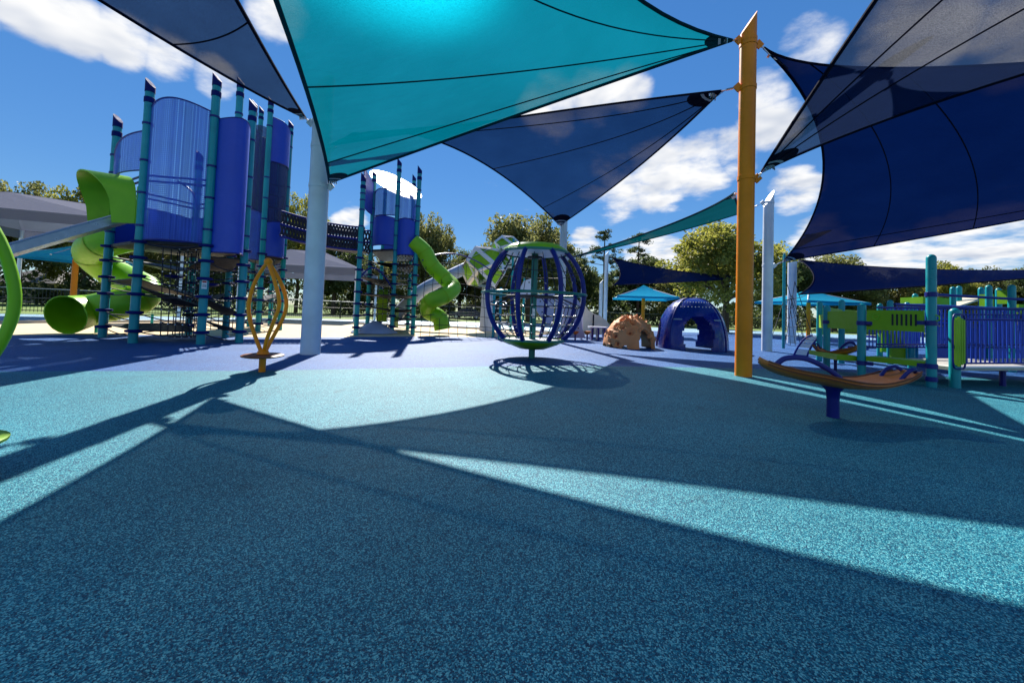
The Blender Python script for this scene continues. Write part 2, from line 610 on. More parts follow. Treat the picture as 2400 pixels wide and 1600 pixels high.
def mesh_obj(name, mb, mat, off=(0, 0, 0), smooth=True, ang=38):
    me = bpy.data.meshes.new(name)
    ox, oy, oz = off
    me.from_pydata([(x - ox, y - oy, z - oz) for x, y, z in mb.v], [], mb.f)
    if smooth:
        me.polygons.foreach_set('use_smooth', [True] * len(me.polygons))
        me.set_sharp_from_angle(angle=R(ang))
    me.materials.append(M[mat] if isinstance(mat, str) else mat)
    o = bpy.data.objects.new(name, me)
    COL.objects.link(o)
    return o


def tag(o, label=None, cat=None, group=None, kind=None):
    for k, v in (('label', label), ('category', cat), ('group', group), ('kind', kind)):
        if v:
            o[k] = v
    return o


class Thing:
    def __init__(s, name, label, cat, loc, group=None):
        s.loc = V(loc[0], loc[1], loc[2] if len(loc) > 2 else 0)
        s.root = bpy.data.objects.new(name, None)
        COL.objects.link(s.root)
        s.root.location = s.loc
        s.root.empty_display_size = 0.2
        tag(s.root, label, cat, group)

    def add(s, name, mb, mat, parent=None, smooth=True, label=None, kind=None, ang=38):
        o = mesh_obj(name, mb, mat, s.loc, smooth, ang)
        o.parent = parent or s.root
        if label:
            o['label'] = label
        if kind:
            o['kind'] = kind
        return o

    def same(s, src, name, shift, parent=None):
        """another piece alike src, sharing its mesh"""
        o = src.copy()
        o.name = name
        COL.objects.link(o)
        o.parent = parent or s.root
        o.location = Vector(src.location) + Vector(shift)
        return o


def structure(name, mb, mat, label=None, smooth=False):
    o = mesh_obj(name, mb, mat, (0, 0, 0), smooth)
    o['kind'] = 'structure'
    if label:
        o['label'] = label
    return o


def copy_tree(o, loc=None, rz=None, scale=None, parent=None):
    c = o.copy()
    COL.objects.link(c)
    c.parent = parent
    if loc is not None:
        c.location = loc
    if rz is not None:
        c.rotation_euler = (0, 0, rz)
    if scale is not None:
        c.scale = scale
    for ch in list(o.children):
        copy_tree(ch, parent=c)
    return c


def bez(a, k, b, t):
    return a * ((1 - t) ** 2) + k * (2 * t * (1 - t)) + b * (t * t)


def through(a, p, b, t):
    return (p - a * ((1 - t) ** 2) - b * (t * t)) / (2 * t * (1 - t))


def smoothpath(pts, n=6):
    """Catmull-Rom through pts"""
    pts = [Vector(p) for p in pts]
    out = []
    for i in range(len(pts) - 1):
        p0, p1, p2, p3 = pts[max(i - 1, 0)], pts[i], pts[i + 1], pts[min(i + 2, len(pts) - 1)]
        for k in range(n):
            t = k / n
            out.append(0.5 * ((2 * p1) + (p2 - p0) * t + (2 * p0 - 5 * p1 + 4 * p2 - p3) * t * t + (3 * p1 - p0 - 3 * p2 + p3) * t ** 3))
    out.append(pts[-1])
    return out


def sag(a, b, s, n=6):
    return [a.lerp(b, i / n) - V(0, 0, s * 4 * (i / n) * (1 - i / n)) for i in range(n + 1)]


# ------------------------------------------------------------------ ground
def poly_sheet(name, pts, z, mat, label=None):
    mb = MB()
    mb.add([(p[0], p[1], z) for p in pts], [tuple(range(len(pts)))])
    return structure(name, mb, mat, label)


def gp(lst):
    return [gnd(x, y) for x, y in lst]


g = MB()
g.grid(lambda u, v: V(-700 + 1400 * u, -300 + 1300 * v, -0.016), 4, 4)
structure('ground', g, 'grass', 'grass and bare ground beyond the play area')
poly_sheet('pale_rubber_path', [V(-60, -14, 0), V(60, -14, 0), V(62, 40, 0), V(30, 46, 0), V(5, 44, 0), V(-12, 37, 0), V(-34, 21, 0), V(-60, 10, 0)], -0.012, 'rub_lt',
           'pale blue rubber path behind the play towers')
tan_far = gp([(-500, 742), (0, 757), (300, 755), (680, 752), (900, 762), (1050, 767), (1180, 774), (1290, 782)])
poly_sheet('sand_turf', [V(-60, -13, 0), V(8, -13, 0), V(8, 12, 0)] + tan_far[::-1], -0.008, 'tan', 'tan turf band under and behind the towers')
blue_far = gp([(-700, 772), (-300, 780), (0, 786), (250, 783), (450, 786), (680, 791), (850, 789), (1000, 788), (1130, 790), (1220, 788), (1330, 780), (1500, 774), (1800, 786), (2100, 800), (2500, 815)])
poly_sheet('blue_rubber_surface', [V(60, -12.5, 0), V(-60, -12.5, 0)] + blue_far, -0.004, 'rub_blue', 'blue poured rubber play surface')
near_far = smoothpath(gp([(-700, 905), (-300, 885), (0, 871), (320, 869), (620, 868), (1000, 861), (1300, 857), (1640, 861), (1900, 868), (2400, 890), (2900, 910)]), 5)
poly_sheet('teal_rubber_surface', [V(40, -12, 0), V(-40, -12, 0)] + near_far, 0.0, 'rub_near', 'teal speckled poured rubber play surface')
kb = MB()
for a, b in zip(tan_far[:-1], tan_far[1:]):
    d = (b - a)
    n_ = V(-d.y, d.x, 0).normalized() * 0.09
    q = [a - n_, b - n_, b + n_, a + n_]
    kb.add([V(p.x, p.y, -0.015) for p in q] + [V(p.x, p.y, 0.11) for p in q], [(3, 2, 1, 0), (4, 5, 6, 7), (0, 1, 5, 4), (1, 2, 6, 5), (2, 3, 7, 6), (3, 0, 4, 7)])
structure('kerb', kb, 'concrete', 'low concrete kerb along the tan turf')


# ------------------------------------------------------------------ shade posts
def shade_post(px, py, pytop, rad, mat, label, Y=None, lugs=(), slant=1.2, base=True):
    p = gnd(px, py) if Y is None else at(px, py, Y)
    p = V(p.x, p.y, 0)
    zt = ht(p, pytop)
    t = Thing('shade_post', label, 'post', p, 'tall shade sail posts')
    n = 28
    mb = MB()
    vs, fs = [], []
    for k in range(n):
        a = 2 * math.pi * k / n
        vs.append(p + V(rad * math.cos(a), rad * math.sin(a), -0.02))
    for k in range(n):
        a = 2 * math.pi * k / n
        vs.append(p + V(rad * math.cos(a), rad * math.sin(a), zt - slant * rad * (1 - math.cos(a))))
    fs = [(k, (k + 1) % n, n + (k + 1) % n, n + k) for k in range(n)]
    mb.add(vs, fs)
    t.add('shaft', mb, mat)
    cp = MB()
    cp.add([p + V(rad * .985 * math.cos(2 * math.pi * k / n), rad * .985 * math.sin(2 * math.pi * k / n), zt - 0.004 - slant * rad * (1 - math.cos(2 * math.pi * k / n))) for k in range(n)], [tuple(range(n))])
    t.add('end_cap', cp, mat)
    for side, ly in lugs:
        z = ht(p, ly)
        lg = MB()
        lg.box(p + V(side * (rad + 0.06), -0.02, z), (0.16, 0.03, 0.16), Matrix.Rotation(R(45), 3, 'Y'))
        lg.lathe([(rad + 0.004, -0.05), (rad + 0.012, -0.045), (rad + 0.012, 0.045), (rad + 0.004, 0.05)], p + V(0, 0, z), 28, False)
        t.add('lug', lg, mat)
    return p, t


P1, t1 = shade_post(727, 829, 178, 0.225, 'silver', 'thick silver shade post between the big tower and the round tower', lugs=((-1, 290), (1, 437), (1, 345)))
P2, t2 = shade_post(1742, 881, 28, 0.165, 'orange', 'tall orange shade post between the blue dome and the brown board', lugs=((-1, 97), (1, 105), (-1, 207), (1, 418)), slant=1.6)
P3, t3 = shade_post(1797, 822, 446, 0.19, 'silver_lt', 'silver shade post with slanted top behind the orange post', lugs=((-1, 476), (1, 622)), slant=1.8)
P4, t4 = shade_post(1313, 803, 516, 0.15, 'silver', 'silver shade post rising behind the globe spinner', lugs=((1, 604),), slant=0.3)
P5, t5 = shade_post(1418, 745, 588, 0.16, 'silver_lt', 'far silver shade post left of the turquoise umbrella', Y=33)
P6, t6 = shade_post(1407, 745, 655, 0.16, 'silver_lt', 'shorter far silver post just left of its taller neighbour', Y=36)
P7, t7 = shade_post(1855, 802, 612, 0.22, 'silver_lt', 'pale silver shade post behind the rope climber', Y=22, slant=.2)
P8, t8 = shade_post(1800, 770, 645, 0.17, 'silver_lt', 'far silver post holding the thin end of the far navy sail', Y=38)


# ------------------------------------------------------------------ shade sails
def corner_kit(t, c, e1, e2, target, web, size=0.62):
    """reinforced corner, pale band, shackle chain to the post"""
    e1, e2 = e1.normalized(), e2.normalized()
    dn = e1.cross(e2).normalized()
    if dn.z > 0:
        dn = -dn
    def arc(r0, r1, off, cvx=0.0):
        mb = MB()
        def fn(u, v):
            d = (e1 * (1 - u) + e2 * u).normalized()
            r = (r0 + (r1 - r0) * v) * (1 + cvx * math.sin(math.pi * u))
            return c + d * r + dn * off
        mb.sheet(fn, 10, 3, 0.006, dn)
        return mb
    pt = t.add('corner_patch', arc(0.02, size, 0.012, 0.25), web)
    t.add('band', arc(size * .22, size * .40, 0.022), 'web_lt', pt)
    t.add('band', arc(size * .55, size * .66, 0.022), 'web_lt', pt)
    ch = MB()
    d = target - c
    L = d.length
    ch.tube(sag(c, target, L * 0.03, 5), 0.012, 6)
    m = c.lerp(target, 0.5)
    ch.tube([c.lerp(target, .3), c.lerp(target, .72)], 0.026, 8)
    for k in range(4):
        q = c + (e1 * (1 - k / 3) + e2 * (k / 3)).normalized() * size * .35 + dn * 0.03
        ch.tube([q, q + dn * 0.05 + V(0, 0, -0.02)], 0.014, 6)
        ch.tube([q, c.lerp(target, .3)], 0.007, 5)
    t.add('shackle', ch, 'chrome')


def upright(mb):
    """turn the faces so that they look up"""
    z = 0
    for f in mb.f[::7]:
        a, b, c_ = (Vector(mb.v[i]) for i in f[:3])
        z += (b - a).cross(c_ - a).z
    if z < 0:
        mb.f = [f[::-1] for f in mb.f]
    return mb


def tri_sail(label, A, B, C, mats, kAB, kBC, kCA, seams=(), hooks=None, group='shade sails', nseg=28, hem=0.028, belly=0.0):
    """A, B, C corner points; k** quadratic controls of the curved edges"""
    cloth, web = mats
    t = Thing('shade_sail', label, 'shade sail', A, group)
    def fn(s, tt):
        l, r = bez(A, kAB, B, tt), bez(A, kCA, C, tt)
        p = l.lerp(r, s)
        p += (bez(B, kBC, C, s) - B.lerp(C, s)) * (tt ** 1.6)
        p -= V(0, 0, belly * 27 * tt * tt * (1 - tt) * s * (1 - s))
        return p
    t.add('cloth', upright(MB().grid(fn, nseg, nseg)), cloth, ang=80)
    hm = MB()
    hm.tube([bez(A, kAB, B, i / 24) for i in range(25)], hem, 6)
    hm.tube([bez(A, kCA, C, i / 24) for i in range(25)], hem, 6)
    hm.tube([bez(B, kBC, C, i / 24) for i in range(25)], hem, 6)
    t.add('hem', hm, web)
    for kind, val in seams:
        mb = MB()
        if kind == 's':
            pts = [fn(val, 0.04 + .96 * i / 24) for i in range(25)]
        else:
            pts = [fn(i / 24, val) for i in range(25)]
        mb.tube([p - V(0, 0, 0.012) for p in pts], 0.013, 5)
        t.add('seam', mb, web)
    hooks = hooks or {}
    ends = {'A': (A, kAB - A, kCA - A), 'B': (B, kAB - B, kBC - B), 'C': (C, kBC - C, kCA - C)}
    for k, tgt in hooks.items():
        c, e1, e2 = ends[k]
        corner_kit(t, c, e1, e2, tgt, web)
    return t, fn


def quad_sail(label, A, B, C, D, mats, ks, seams=(), hooks=None, group='shade sails', nseg=30, hem=0.028):
    """corners in order; ks = controls of AB, BC, CD, DA"""
    cloth, web = mats
    t = Thing('shade_sail', label, 'shade sail', A, group)
    kab, kbc, kcd, kda = ks
    def fn(u, v):
        b0, b1 = bez(A, kab, B, u), bez(D, kcd, C, u)
        l, r = bez(A, kda, D, v), bez(B, kbc, C, v)
        bl = (A * (1 - u) + B * u) * (1 - v) + (D * (1 - u) + C * u) * v
        return b0 * (1 - v) + b1 * v + l * (1 - u) + r * u - bl
    t.add('cloth', upright(MB().grid(fn, nseg, nseg)), cloth, ang=80)
    hm = MB()
    for a, k, b in ((A, kab, B), (B, kbc, C), (C, kcd, D), (D, kda, A)):
        hm.tube([bez(a, k, b, i / 24) for i in range(25)], hem, 6)
    t.add('hem', hm, web)
    for kind, val in seams:
        pts = [fn(val, i / 24) if kind == 'u' else fn(i / 24, val) for i in range(25)]
        t.add('seam', MB().tube([p - V(0, 0, 0.014) for p in pts], 0.014, 5), web)
    ends = {'A': (A, kab - A, kda - A), 'B': (B, kab - B, kbc - B), 'C': (C, kbc - C, kcd - C), 'D': (D, kcd - D, kda - D)}
    for k, tgt in (hooks or {}).items():
        c, e1, e2 = ends[k]
        corner_kit(t, c, e1, e2, tgt, web)
    return t, fn


def on_post(p, py, side, rad):
    return up(p, py) + V(side * (rad + 0.07), -0.02, 0)


def mid(a, b, c, s):
    """control of an edge a-b hollowed towards c by the fraction s of its length"""
    m = (a + b) / 2
    d = (c - m)
    e = (b - a).normalized()
    d = (d - e * d.dot(e)).normalized()
    return m + d * (2 * s * (b - a).length)


def depth(p):
    return p.y


# S2 teal sail overhead
hA, hB = on_post(P1, 437, 1, .225), on_post(P2, 96, -1, .165)
A = at(772, 428, hA.y - 0.05)
B = at(1715, 95, hB.y - 0.15)
C = V(-3.0, -1.6, 8.3)
kAB = V(0.30, 7.20, 5.12)
kBC = through(B, at(1500, 0, 6.9), C, 0.22)
kCA = V(-1.99, 3.51, 4.30)
tri_sail('large teal shade sail overhead with the sun glowing through it', B, A, C, ('s_teal', 'web_teal'), kAB, kCA, kBC,
         seams=(('s', 0.10), ('s', 0.30), ('s', 0.6)), hooks={'B': hA, 'A': hB}, hem=0.035)
# S3 navy sail in the middle
hA, hB, hC = on_post(P1, 342, 1, .225), on_post(P2, 207, -1, .165), up(P4, 535)
A = at(776, 340, hA.y)
B = at(1690, 213, hB.y)
C = at(1312, 528, P4.y - 0.1)
kAB = V(1.8, 9.8, 6.64)
kBC = V(4.375, 12.765, 6.265)
kCA = V(-2.395, 9.778, 6.964)
tri_sail('navy shade sail between the orange post and the post behind the globe', B, A, C, ('s_navy', 'web'), kAB, kCA, kBC,
         seams=(('s', 0.36), ('s', 0.66), ('s', 0.9)), hooks={'A': hB, 'B': hA, 'C': hC})
# S1 charcoal sail top left
hA = on_post(P1, 290, -1, .225)
A = at(716, 277, hA.y)
B, C = V(-11.5, 0.5, 8.6), V(-3.2, -2.0, 8.0)
kAB = through(A, at(400, 103, 6.6), B, 0.3)
kCA = through(A, at(610, 100, 6.4), C, 0.26)
tri_sail('charcoal shade sail over the top left corner tied to the silver post', A, B, C, ('s_grey', 'web'), kAB, mid(B, C, A, .08), kCA,
         seams=(('t', 0.30), ('t', 0.62)), hooks={'A': hA}, hem=0.03)
# S4 charcoal blue sail top right
hE = on_post(P2, 418, 1, .165)
E = at(1786, 402, hE.y - 0.05)
Fc, G = V(3.6, -2.0, 7.6), V(15.5, 3.2, 6.6)
kEF = through(E, at(1917, 200, 5.9), Fc, 0.24)
kEG = through(E, at(2130, 262, 6.9), G, 0.28)
tri_sail('charcoal shade sail over the top right corner tied low on the orange post', E, Fc, G, ('s_grey', 'web'), kEF, mid(Fc, G, E, .08), kEG,
         seams=(('s', 0.55), ('s', 0.28)), hooks={'A': hE}, hem=0.03)
# S5 deep blue sail on the right
hQ1, hQ2 = on_post(P2, 106, 1, .165), on_post(P3, 622, 1, .19)
Q1 = at(1790, 112, hQ1.y + 0.1)
Q2 = at(1836, 612, hQ2.y - 0.1)
Q3, Q4 = V(21.0, 11.5, 5.9), V(15.5, 6.2, 6.6)
quad_sail('deep blue shade sail stretched from the orange post over the playset', Q1, Q2, Q3, Q4, ('s_blue', 'web'),
          (through(Q1, at(1930, 400, 11.0), Q2, 0.5), through(Q2, at(2400, 514, 12.2), Q3, 0.55), mid(Q3, Q4, Q1, .06), through(Q4, at(2120, 160, 8.0), Q1, 0.55)),
          seams=(('v', 0.22), ('v', 0.44), ('v', 0.68), ('u', 0.92)), hooks={'A': hQ1, 'B': hQ2})
# S6 far navy sail right
hS = on_post(P7, 615, 1, .22)
A = at(1874, 609, P7.y)
B = at(1872, 690, 17.5)
C, D = at(2560, 640, 17.0), at(2480, 632, 21.0)
quad_sail('dark navy shade sail seen edge-on above the turquoise umbrella on the right', A, B, C, D, ('s_far', 'web'),
          (mid(A, B, (C + D) / 2, .10), through(B, at(2200, 668, 17.2), C, .5), mid(C, D, A, .05), through(D, at(2150, 630, 21.6), A, .5)), hooks={'A': hS})
# S7 far teal sail
hI, hJ, hK = up(P2, 449) + V(-.1, .2, 0), on_post(P4, 604, 1, .15), on_post(P3, 476, -1, .19)
I = at(1722, 452, 8.75)
J = at(1336, 604, P4.y + 0.1)
K = at(1744, 497, 16.5)
tri_sail('narrow dark teal shade sail running left from behind the orange post', J, I, K, ('s_tealdk', 'web_teal'), through(J, at(1560, 530, 12.0), I, .52),
         mid(I, K, J, .008), through(J, at(1560, 550, 15.6), K, .5), hooks={'A': hJ, 'B': hI, 'C': hK})
# S8 far navy sail
A = at(1434, 603, P5.y)
B = at(1437, 668, 28.5)
C = at(1792, 650, P8.y - .2)
tri_sail('far navy shade sail above the turquoise umbrella in the middle', C, A, B, ('s_far', 'web'), through(C, at(1600, 636, 35), A, .5), mid(A, B, C, .12), through(C, at(1600, 661, 33), B, .5),
         hooks={'B': up(P5, 598), 'A': up(P8, 650)}, seams=(('t', .8), ('t', .6)))


# ------------------------------------------------------------------ play towers
def tower_post(t, p, zt, rad=0.1, collars=(), mat='teal', cap='cap', lean=1):
    mb = MB().lathe([(rad, -0.01), (rad, zt)], p, 16)
    o = t.add('post', mb, mat)
    # cut-off pen-nib cap
    n = 16
    cp = MB()
    r2 = rad * 1.08
    vs = [p + V(r2 * math.cos(2 * math.pi * k / n), r2 * math.sin(2 * math.pi * k / n), zt - 0.12) for k in range(n)]
    vs += [p + V(r2 * math.cos(2 * math.pi * k / n), r2 * math.sin(2 * math.pi * k / n), zt + 0.16 - lean * r2 * 1.2 * math.cos(2 * math.pi * k / n)) for k in range(n)]
    cp.add(vs, [(k, (k + 1) % n, n + (k + 1) % n, n + k) for k in range(n)] + [tuple(range(n, 2 * n)), tuple(range(n - 1, -1, -1))])
    t.add('cap', cp, cap, o)
    t.add('collar', MB().lathe([(rad * 1.03, zt - 0.42), (rad * 1.14, zt - 0.41), (rad * 1.14, zt - 0.27), (rad * 1.03, zt - 0.26)], p, 16, False), cap, o)
    if collars:
        z0 = collars[0]
        c0 = t.add('collar', MB().lathe([(rad * 1.02, z0 - .045), (rad * 1.75, z0 - .03), (rad * 1.75, z0 + .03), (rad * 1.02, z0 + .045)], p, 14, False), cap, o)
        for z in collars[1:]:
            t.same(c0, 'collar', (0, 0, z - z0), o)
    return o


def clamp_rings(t, p, zs, rad, o):
    c0 = t.add('clamp', MB().lathe([(rad * 1.02, zs[0] - .03), (rad * 1.16, zs[0] - .028), (rad * 1.16, zs[0] + .028), (rad * 1.02, zs[0] + .03)], p, 14, False), 'navy', o)
    for z in zs[1:]:
        t.same(c0, 'clamp', (0, 0, z - zs[0]), o)


def arc_panel(t, a, b, bulge, z0, z1, mat, ctr, tops=(0, 0), rim=True, inset=0.06, th=0.02, name='panel'):
    """curved sheet between two posts bulging away from ctr; tops = extra height at each end"""
    a, b, ctr = V(a[0], a[1], 0), V(b[0], b[1], 0), V(ctr[0], ctr[1], 0)
    d = (b - a)
    L = d.length
    e = d.normalized()
    a2, b2 = a + e * inset, b - e * inset
    m = (a2 + b2) / 2
    out = (m - ctr)
    out = (out - e * out.dot(e)).normalized()
    def xy(u):
        return a2.lerp(b2, u) + out * (bulge * 4 * u * (1 - u))
    def ztop(u):
        return z1 + tops[0] * (1 - u) + tops[1] * u + 0.12 * math.sin(math.pi * u)
    def fn(u, v):
        q = xy(u)
        return V(q.x, q.y, z0 + (ztop(u) - z0) * v)
    o = t.add(name, MB().sheet(fn, 14, 4, th), mat)
    if rim:
        r = MB()
        r.tube([fn(i / 14, 1) for i in range(15)], 0.022, 6)
        r.tube([fn(i / 14, 0) for i in range(15)], 0.022, 6)
        r.tube([fn(0, 0), fn(0, 1)], 0.022, 6)
        r.tube([fn(1, 0), fn(1, 1)], 0.022, 6)
        t.add('frame', r, 'navy', o)
    return o


def net(t, a0, a1, b0, b1, nu, nv, r=0.012, sg=0.08, parent=None, knots=True):
    """rope net hung in the quad a0-a1 (lower) b0-b1 (upper)"""
    mb, kn = MB(), MB()
    def fn(u, v):
        return a0.lerp(a1, u).lerp(b0.lerp(b1, u), v) - V(0, 0, sg * 4 * u * (1 - u))
    for j in range(nv + 1):
        mb.tube([fn(i / 8, j / nv) for i in range(9)], r, 5)
    for i in range(nu + 1):
        mb.tube([fn(i / nu, j / 6) for j in range(7)], r, 5)
    o = t.add('rope_net', mb, 'rope', parent)
    if knots:
        for i in range(nu + 1):
            for j in range(nv + 1):
                kn.ball(fn(i / nu, j / nv), r * 2.1, 6)
        t.add('knot_fittings', kn, 'chrome', o, kind='stuff')
    return o


def belt(t, pts, th=0.03, mat='black', name='belt_platform'):
    c = sum(pts, V(0, 0, 0)) / len(pts)
    mb = MB()
    n = len(pts)
    vs = [p + V(0, 0, th / 2) for p in pts] + [c + V(0, 0, th / 2 - 0.12)] + [p - V(0, 0, th / 2) for p in pts] + [c - V(0, 0, th / 2 + 0.12)]
    fs = [(i, (i + 1) % n, n) for i in range(n)] + [(n + 1 + (i + 1) % n, n + 1 + i, 2 * n + 1) for i in range(n)]
    fs += [((i + 1) % n, i, n + 1 + i, n + 1 + (i + 1) % n) for i in range(n)]
    mb.add(vs, fs)
    return t.add(name, mb, mat)


def tube_slide(t, path, rad, mat, ribs=True, n=20, flare=0.0):
    pts = smoothpath(path, 7)
    mb = MB()
    m = len(pts)
    rr = [rad * (1 + flare * max(0, 1 - (m - 1 - i) / 9)) for i in range(m)]
    mb.tube(pts, rr, n, cap=False)
    inner = MB().tube(pts, [r * 0.95 for r in rr], n, cap=False)
    inner.f = [f[::-1] for f in inner.f]
    mb.add(inner.v, inner.f)
    # rim joining inner and outer skin at both ends
    k0 = len(inner.v)
    for e in (0, (m - 1) * n):
        fs = [(e + k, e + (k + 1) % n, k0 + e + (k + 1) % n, k0 + e + k) for k in range(n)]
        mb.f += fs
    o = t.add('slide_tube', mb, mat, ang=60)
    if ribs:
        for i in range(7, m - 3, 7):
            rb = MB()
            rb.tube([pts[i] - (pts[i + 1] - pts[i]).normalized() * 0.03, pts[i] + (pts[i + 1] - pts[i]).normalized() * 0.03], rad * 1.045, n, cap=False)
            t.add('joint_ring', rb, 'green_dk', o)
    return o


def chute(t, path, w, hgt, mat='steel'):
    """open straight slide: bed with raised sides"""
    pts = [Vector(p) for p in path]
    d = (pts[-1] - pts[0])
    side = V(-d.y, d.x, 0).normalized()
    prof = [(-w / 2 - .05, hgt), (-w / 2, hgt), (-w / 2, 0.03), (w / 2, 0.03), (w / 2, hgt), (w / 2 + .05, hgt), (w / 2 + .05, -0.05), (-w / 2 - .05, -0.05)]
    mb = MB()
    n = len(prof)
    for p in pts:
        mb.v += [tuple(p + side * a + V(0, 0, b)) for a, b in prof]
    for i in range(len(pts) - 1):
        for k in range(n):
            q = (k + 1) % n
            mb.f.append((i * n + k, i * n + q, (i + 1) * n + q, (i + 1) * n + k))
    mb.f.append(tuple(range(n - 1, -1, -1)))
    mb.f.append(tuple((len(pts) - 1) * n + k for k in range(n)))
    o = t.add('slide_chute', mb, mat)
    rl = MB()
    for s in (-1, 1):
        rl.tube([p + side * s * (w / 2 + .025) + V(0, 0, hgt + .01) for p in pts], 0.035, 8)
    t.add('side_rail', rl, mat, o)
    return o


ZC = [0.32, 0.82, 1.32, 1.82, 2.32, 2.75]
big = Thing('play_tower', 'big double play tower with blue curved panels and green spiral slide', 'play tower', gnd(400, 800))
spec1 = {'a': (240, 790, 290), 'b': (311, 803, 208), 'c': (470, 806, 194), 'd': (560, 802, 254), 'e': (528, 791, 200), 'i': (441, 784, 372)}
PA, ZT = {}, {}
for k, (px, py, pt) in spec1.items():
    p = gnd(px, py)
    PA[k] = V(p.x, p.y, 0)
    ZT[k] = ht(p, pt)
ctr1 = sum(PA.values(), V(0, 0, 0)) / len(PA)
posts = {}
for k, p in PA.items():
    o = tower_post(big, p, ZT[k], 0.105, ZC)
    clamp_rings(big, p, [3.2, 4.1, 5.0, ZT[k] - 1.0], 0.105, o)
    posts[k] = o
# sign stickers on the front post
zs = ht(PA['c'], 667)
front = (V(0, 0, 0) - PA['c']).normalized()
side = V(-front.y, front.x, 0)
st = MB()
st.sheet(lambda u, v: PA['c'] + (front * math.cos((u - .5) * 1.1) + side * math.sin((u - .5) * 1.1)) * 0.1085 + V(0, 0, zs + (v - .5) * 0.24), 6, 1, 0.003)
so = big.add('sticker', st, 'sticker', posts['c'])
for dz, h_, m_ in ((0.075, 0.05, 'sticker_red'), (0.0, 0.012, 'web'), (-0.03, 0.012, 'web'), (-0.06, 0.012, 'web')):
    q = MB().sheet(lambda u, v: PA['c'] + (front * math.cos((u - .5) * .85) + side * math.sin((u - .5) * .85)) * 0.112 + V(0, 0, zs + dz + (v - .5) * h_), 6, 1, 0.002)
    big.add('printed_line', q, m_, so)
zf = 2.85
arc_panel(big, PA['a'], PA['b'], 0.22, ht(PA['b'], 398), ht(PA['b'], 305), 'blue_perf', ctr1, (-0.55, 0))
arc_panel(big, PA['b'], PA['c'], 0.42, zf - 0.05, ht(PA['c'], 268), 'blue_perf', ctr1, (0.0, 0.05))
arc_panel(big, PA['c'], PA['d'], 0.62, ht(PA['c'], 590), ht(PA['c'], 278), 'blue', ctr1, (0, -.15))
arc_panel(big, PA['d'], PA['e'], 0.2, zf, zf + 2.9, 'blue_perf', ctr1)
arc_panel(big, PA['e'], PA['i'], 0.35, zf, zf + 1.25, 'blue', ctr1)
arc_panel(big, PA['i'], PA['a'], 0.2, zf, zf + 1.2, 'blue', ctr1)
order = ['a', 'b', 'c', 'd', 'e', 'i']
fl = MB().plate([PA[k] + V(0, 0, zf - .08) for k in order], V(0, 0, 1), 0.08)
big.add('deck', fl, 'black')
rl = MB()
for k, q in zip(order, order[1:] + order[:1]):
    for z in (4.45, 4.6):
        rl.tube([PA[k] + V(0, 0, z), PA[q] + V(0, 0, z)], 0.03, 8)
rl.tube(smoothpath([PA['b'].lerp(PA['c'], .35) + V(0, 0.3, 4.6), PA['b'].lerp(PA['c'], .5) + V(0, 0.5, 4.35), PA['b'].lerp(PA['c'], .55) + V(0, 0.6, 3.9)]), 0.025, 6)
big.add('guard_rail', rl, 'navy')
rp = MB()
for k, q in zip(order, order[1:] + order[:1]):
    for z in ZC[:-1]:
        rp.tube(sag(PA[k] + V(0, 0, z), PA[q] + V(0, 0, z + random.uniform(-.3, .3)), 0.08), 0.016, 5)
rp.tube(sag(PA['b'] + V(0, 0, 2.75), PA['c'] + V(0, 0, 2.75), .1), .03, 6)
big.add('ropes', rp, 'rope', kind='stuff')
belt(big, [PA['a'] + V(0, 0, 1.7), PA['b'] + V(0, 0, 1.75), ctr1 + V(.3, 0, 1.3), PA['i'] + V(0, 0, 1.5)])
belt(big, [PA['b'] + V(0, 0, 0.35), PA['a'] + V(0, 0, 0.4), ctr1 + V(0, 0, .5), PA['c'].lerp(ctr1, .4) + V(0, 0, .3)])
belt(big, [PA['c'] + V(0, 0, 1.3), PA['d'] + V(0, 0, .85), PA['e'] + V(0, 0, .75), ctr1 + V(.2, 0, 1.3)])
belt(big, [PA['c'] + V(0, 0, 2.45), PA['d'] + V(0, 0, 2.5), PA['e'] + V(0, 0, 2.2), ctr1 + V(0, 0, 2.2)])
belt(big, [PA['d'] + V(0, 0, .35), PA['e'] + V(0, 0, .35), ctr1 + V(.4, .2, .6)])
net(big, ctr1 + V(-.5, .2, .1), ctr1 + V(.7, -.2, .1), ctr1 + V(-.5, .2, 2.7), ctr1 + V(.7, -.2, 2.7), 4, 9, 0.014, 0.02)
net(big, PA['i'] + V(0, 0, .3), PA['e'] + V(0, 0, .3), PA['i'] + V(0, 0, 2.6), PA['e'] + V(0, 0, 2.6), 5, 6, 0.013, 0.05)

# more climbing gear under the deck
net(big, PA['b'].lerp(PA['c'], .25) + V(0, .3, .2), PA['c'].lerp(PA['b'], .25) + V(0, .4, .2), PA['b'].lerp(PA['c'], .2) + V(0, .3, 2.7), PA['c'].lerp(PA['b'], .2) + V(0, .4, 2.7), 5, 7, .014, .06)
net(big, PA['d'] + V(0, 0, .3), PA['e'] + V(0, 0, .3), PA['d'] + V(0, 0, 2.5), PA['e'] + V(0, 0, 2.5), 4, 6, .013, .05)
belt(big, [PA['i'] + V(0, 0, 2.3), PA['a'] + V(0, 0, 2.45), ctr1 + V(-.2, 0, 2.1)])
belt(big, [PA['e'] + V(0, 0, 1.5), PA['i'] + V(0, 0, 1.2), ctr1 + V(.3, .3, .9)])
belt(big, [PA['b'] + V(0, 0, 1.55), PA['c'] + V(0, 0, 1.05), ctr1 + V(.1, -.3, 1.0)])
for k_, (cx_, cz_) in enumerate(((.3, .75), (-.3, 1.9), (.8, 1.7))):
    q = ctr1 + V(cx_, -.1, cz_)
    big.add('step_pod', MB().lathe([(.04, -.06), (.22, -.02), (.24, .02), (.2, .05), (.03, .06)], q, 14), 'navy' if k_ else 'black')
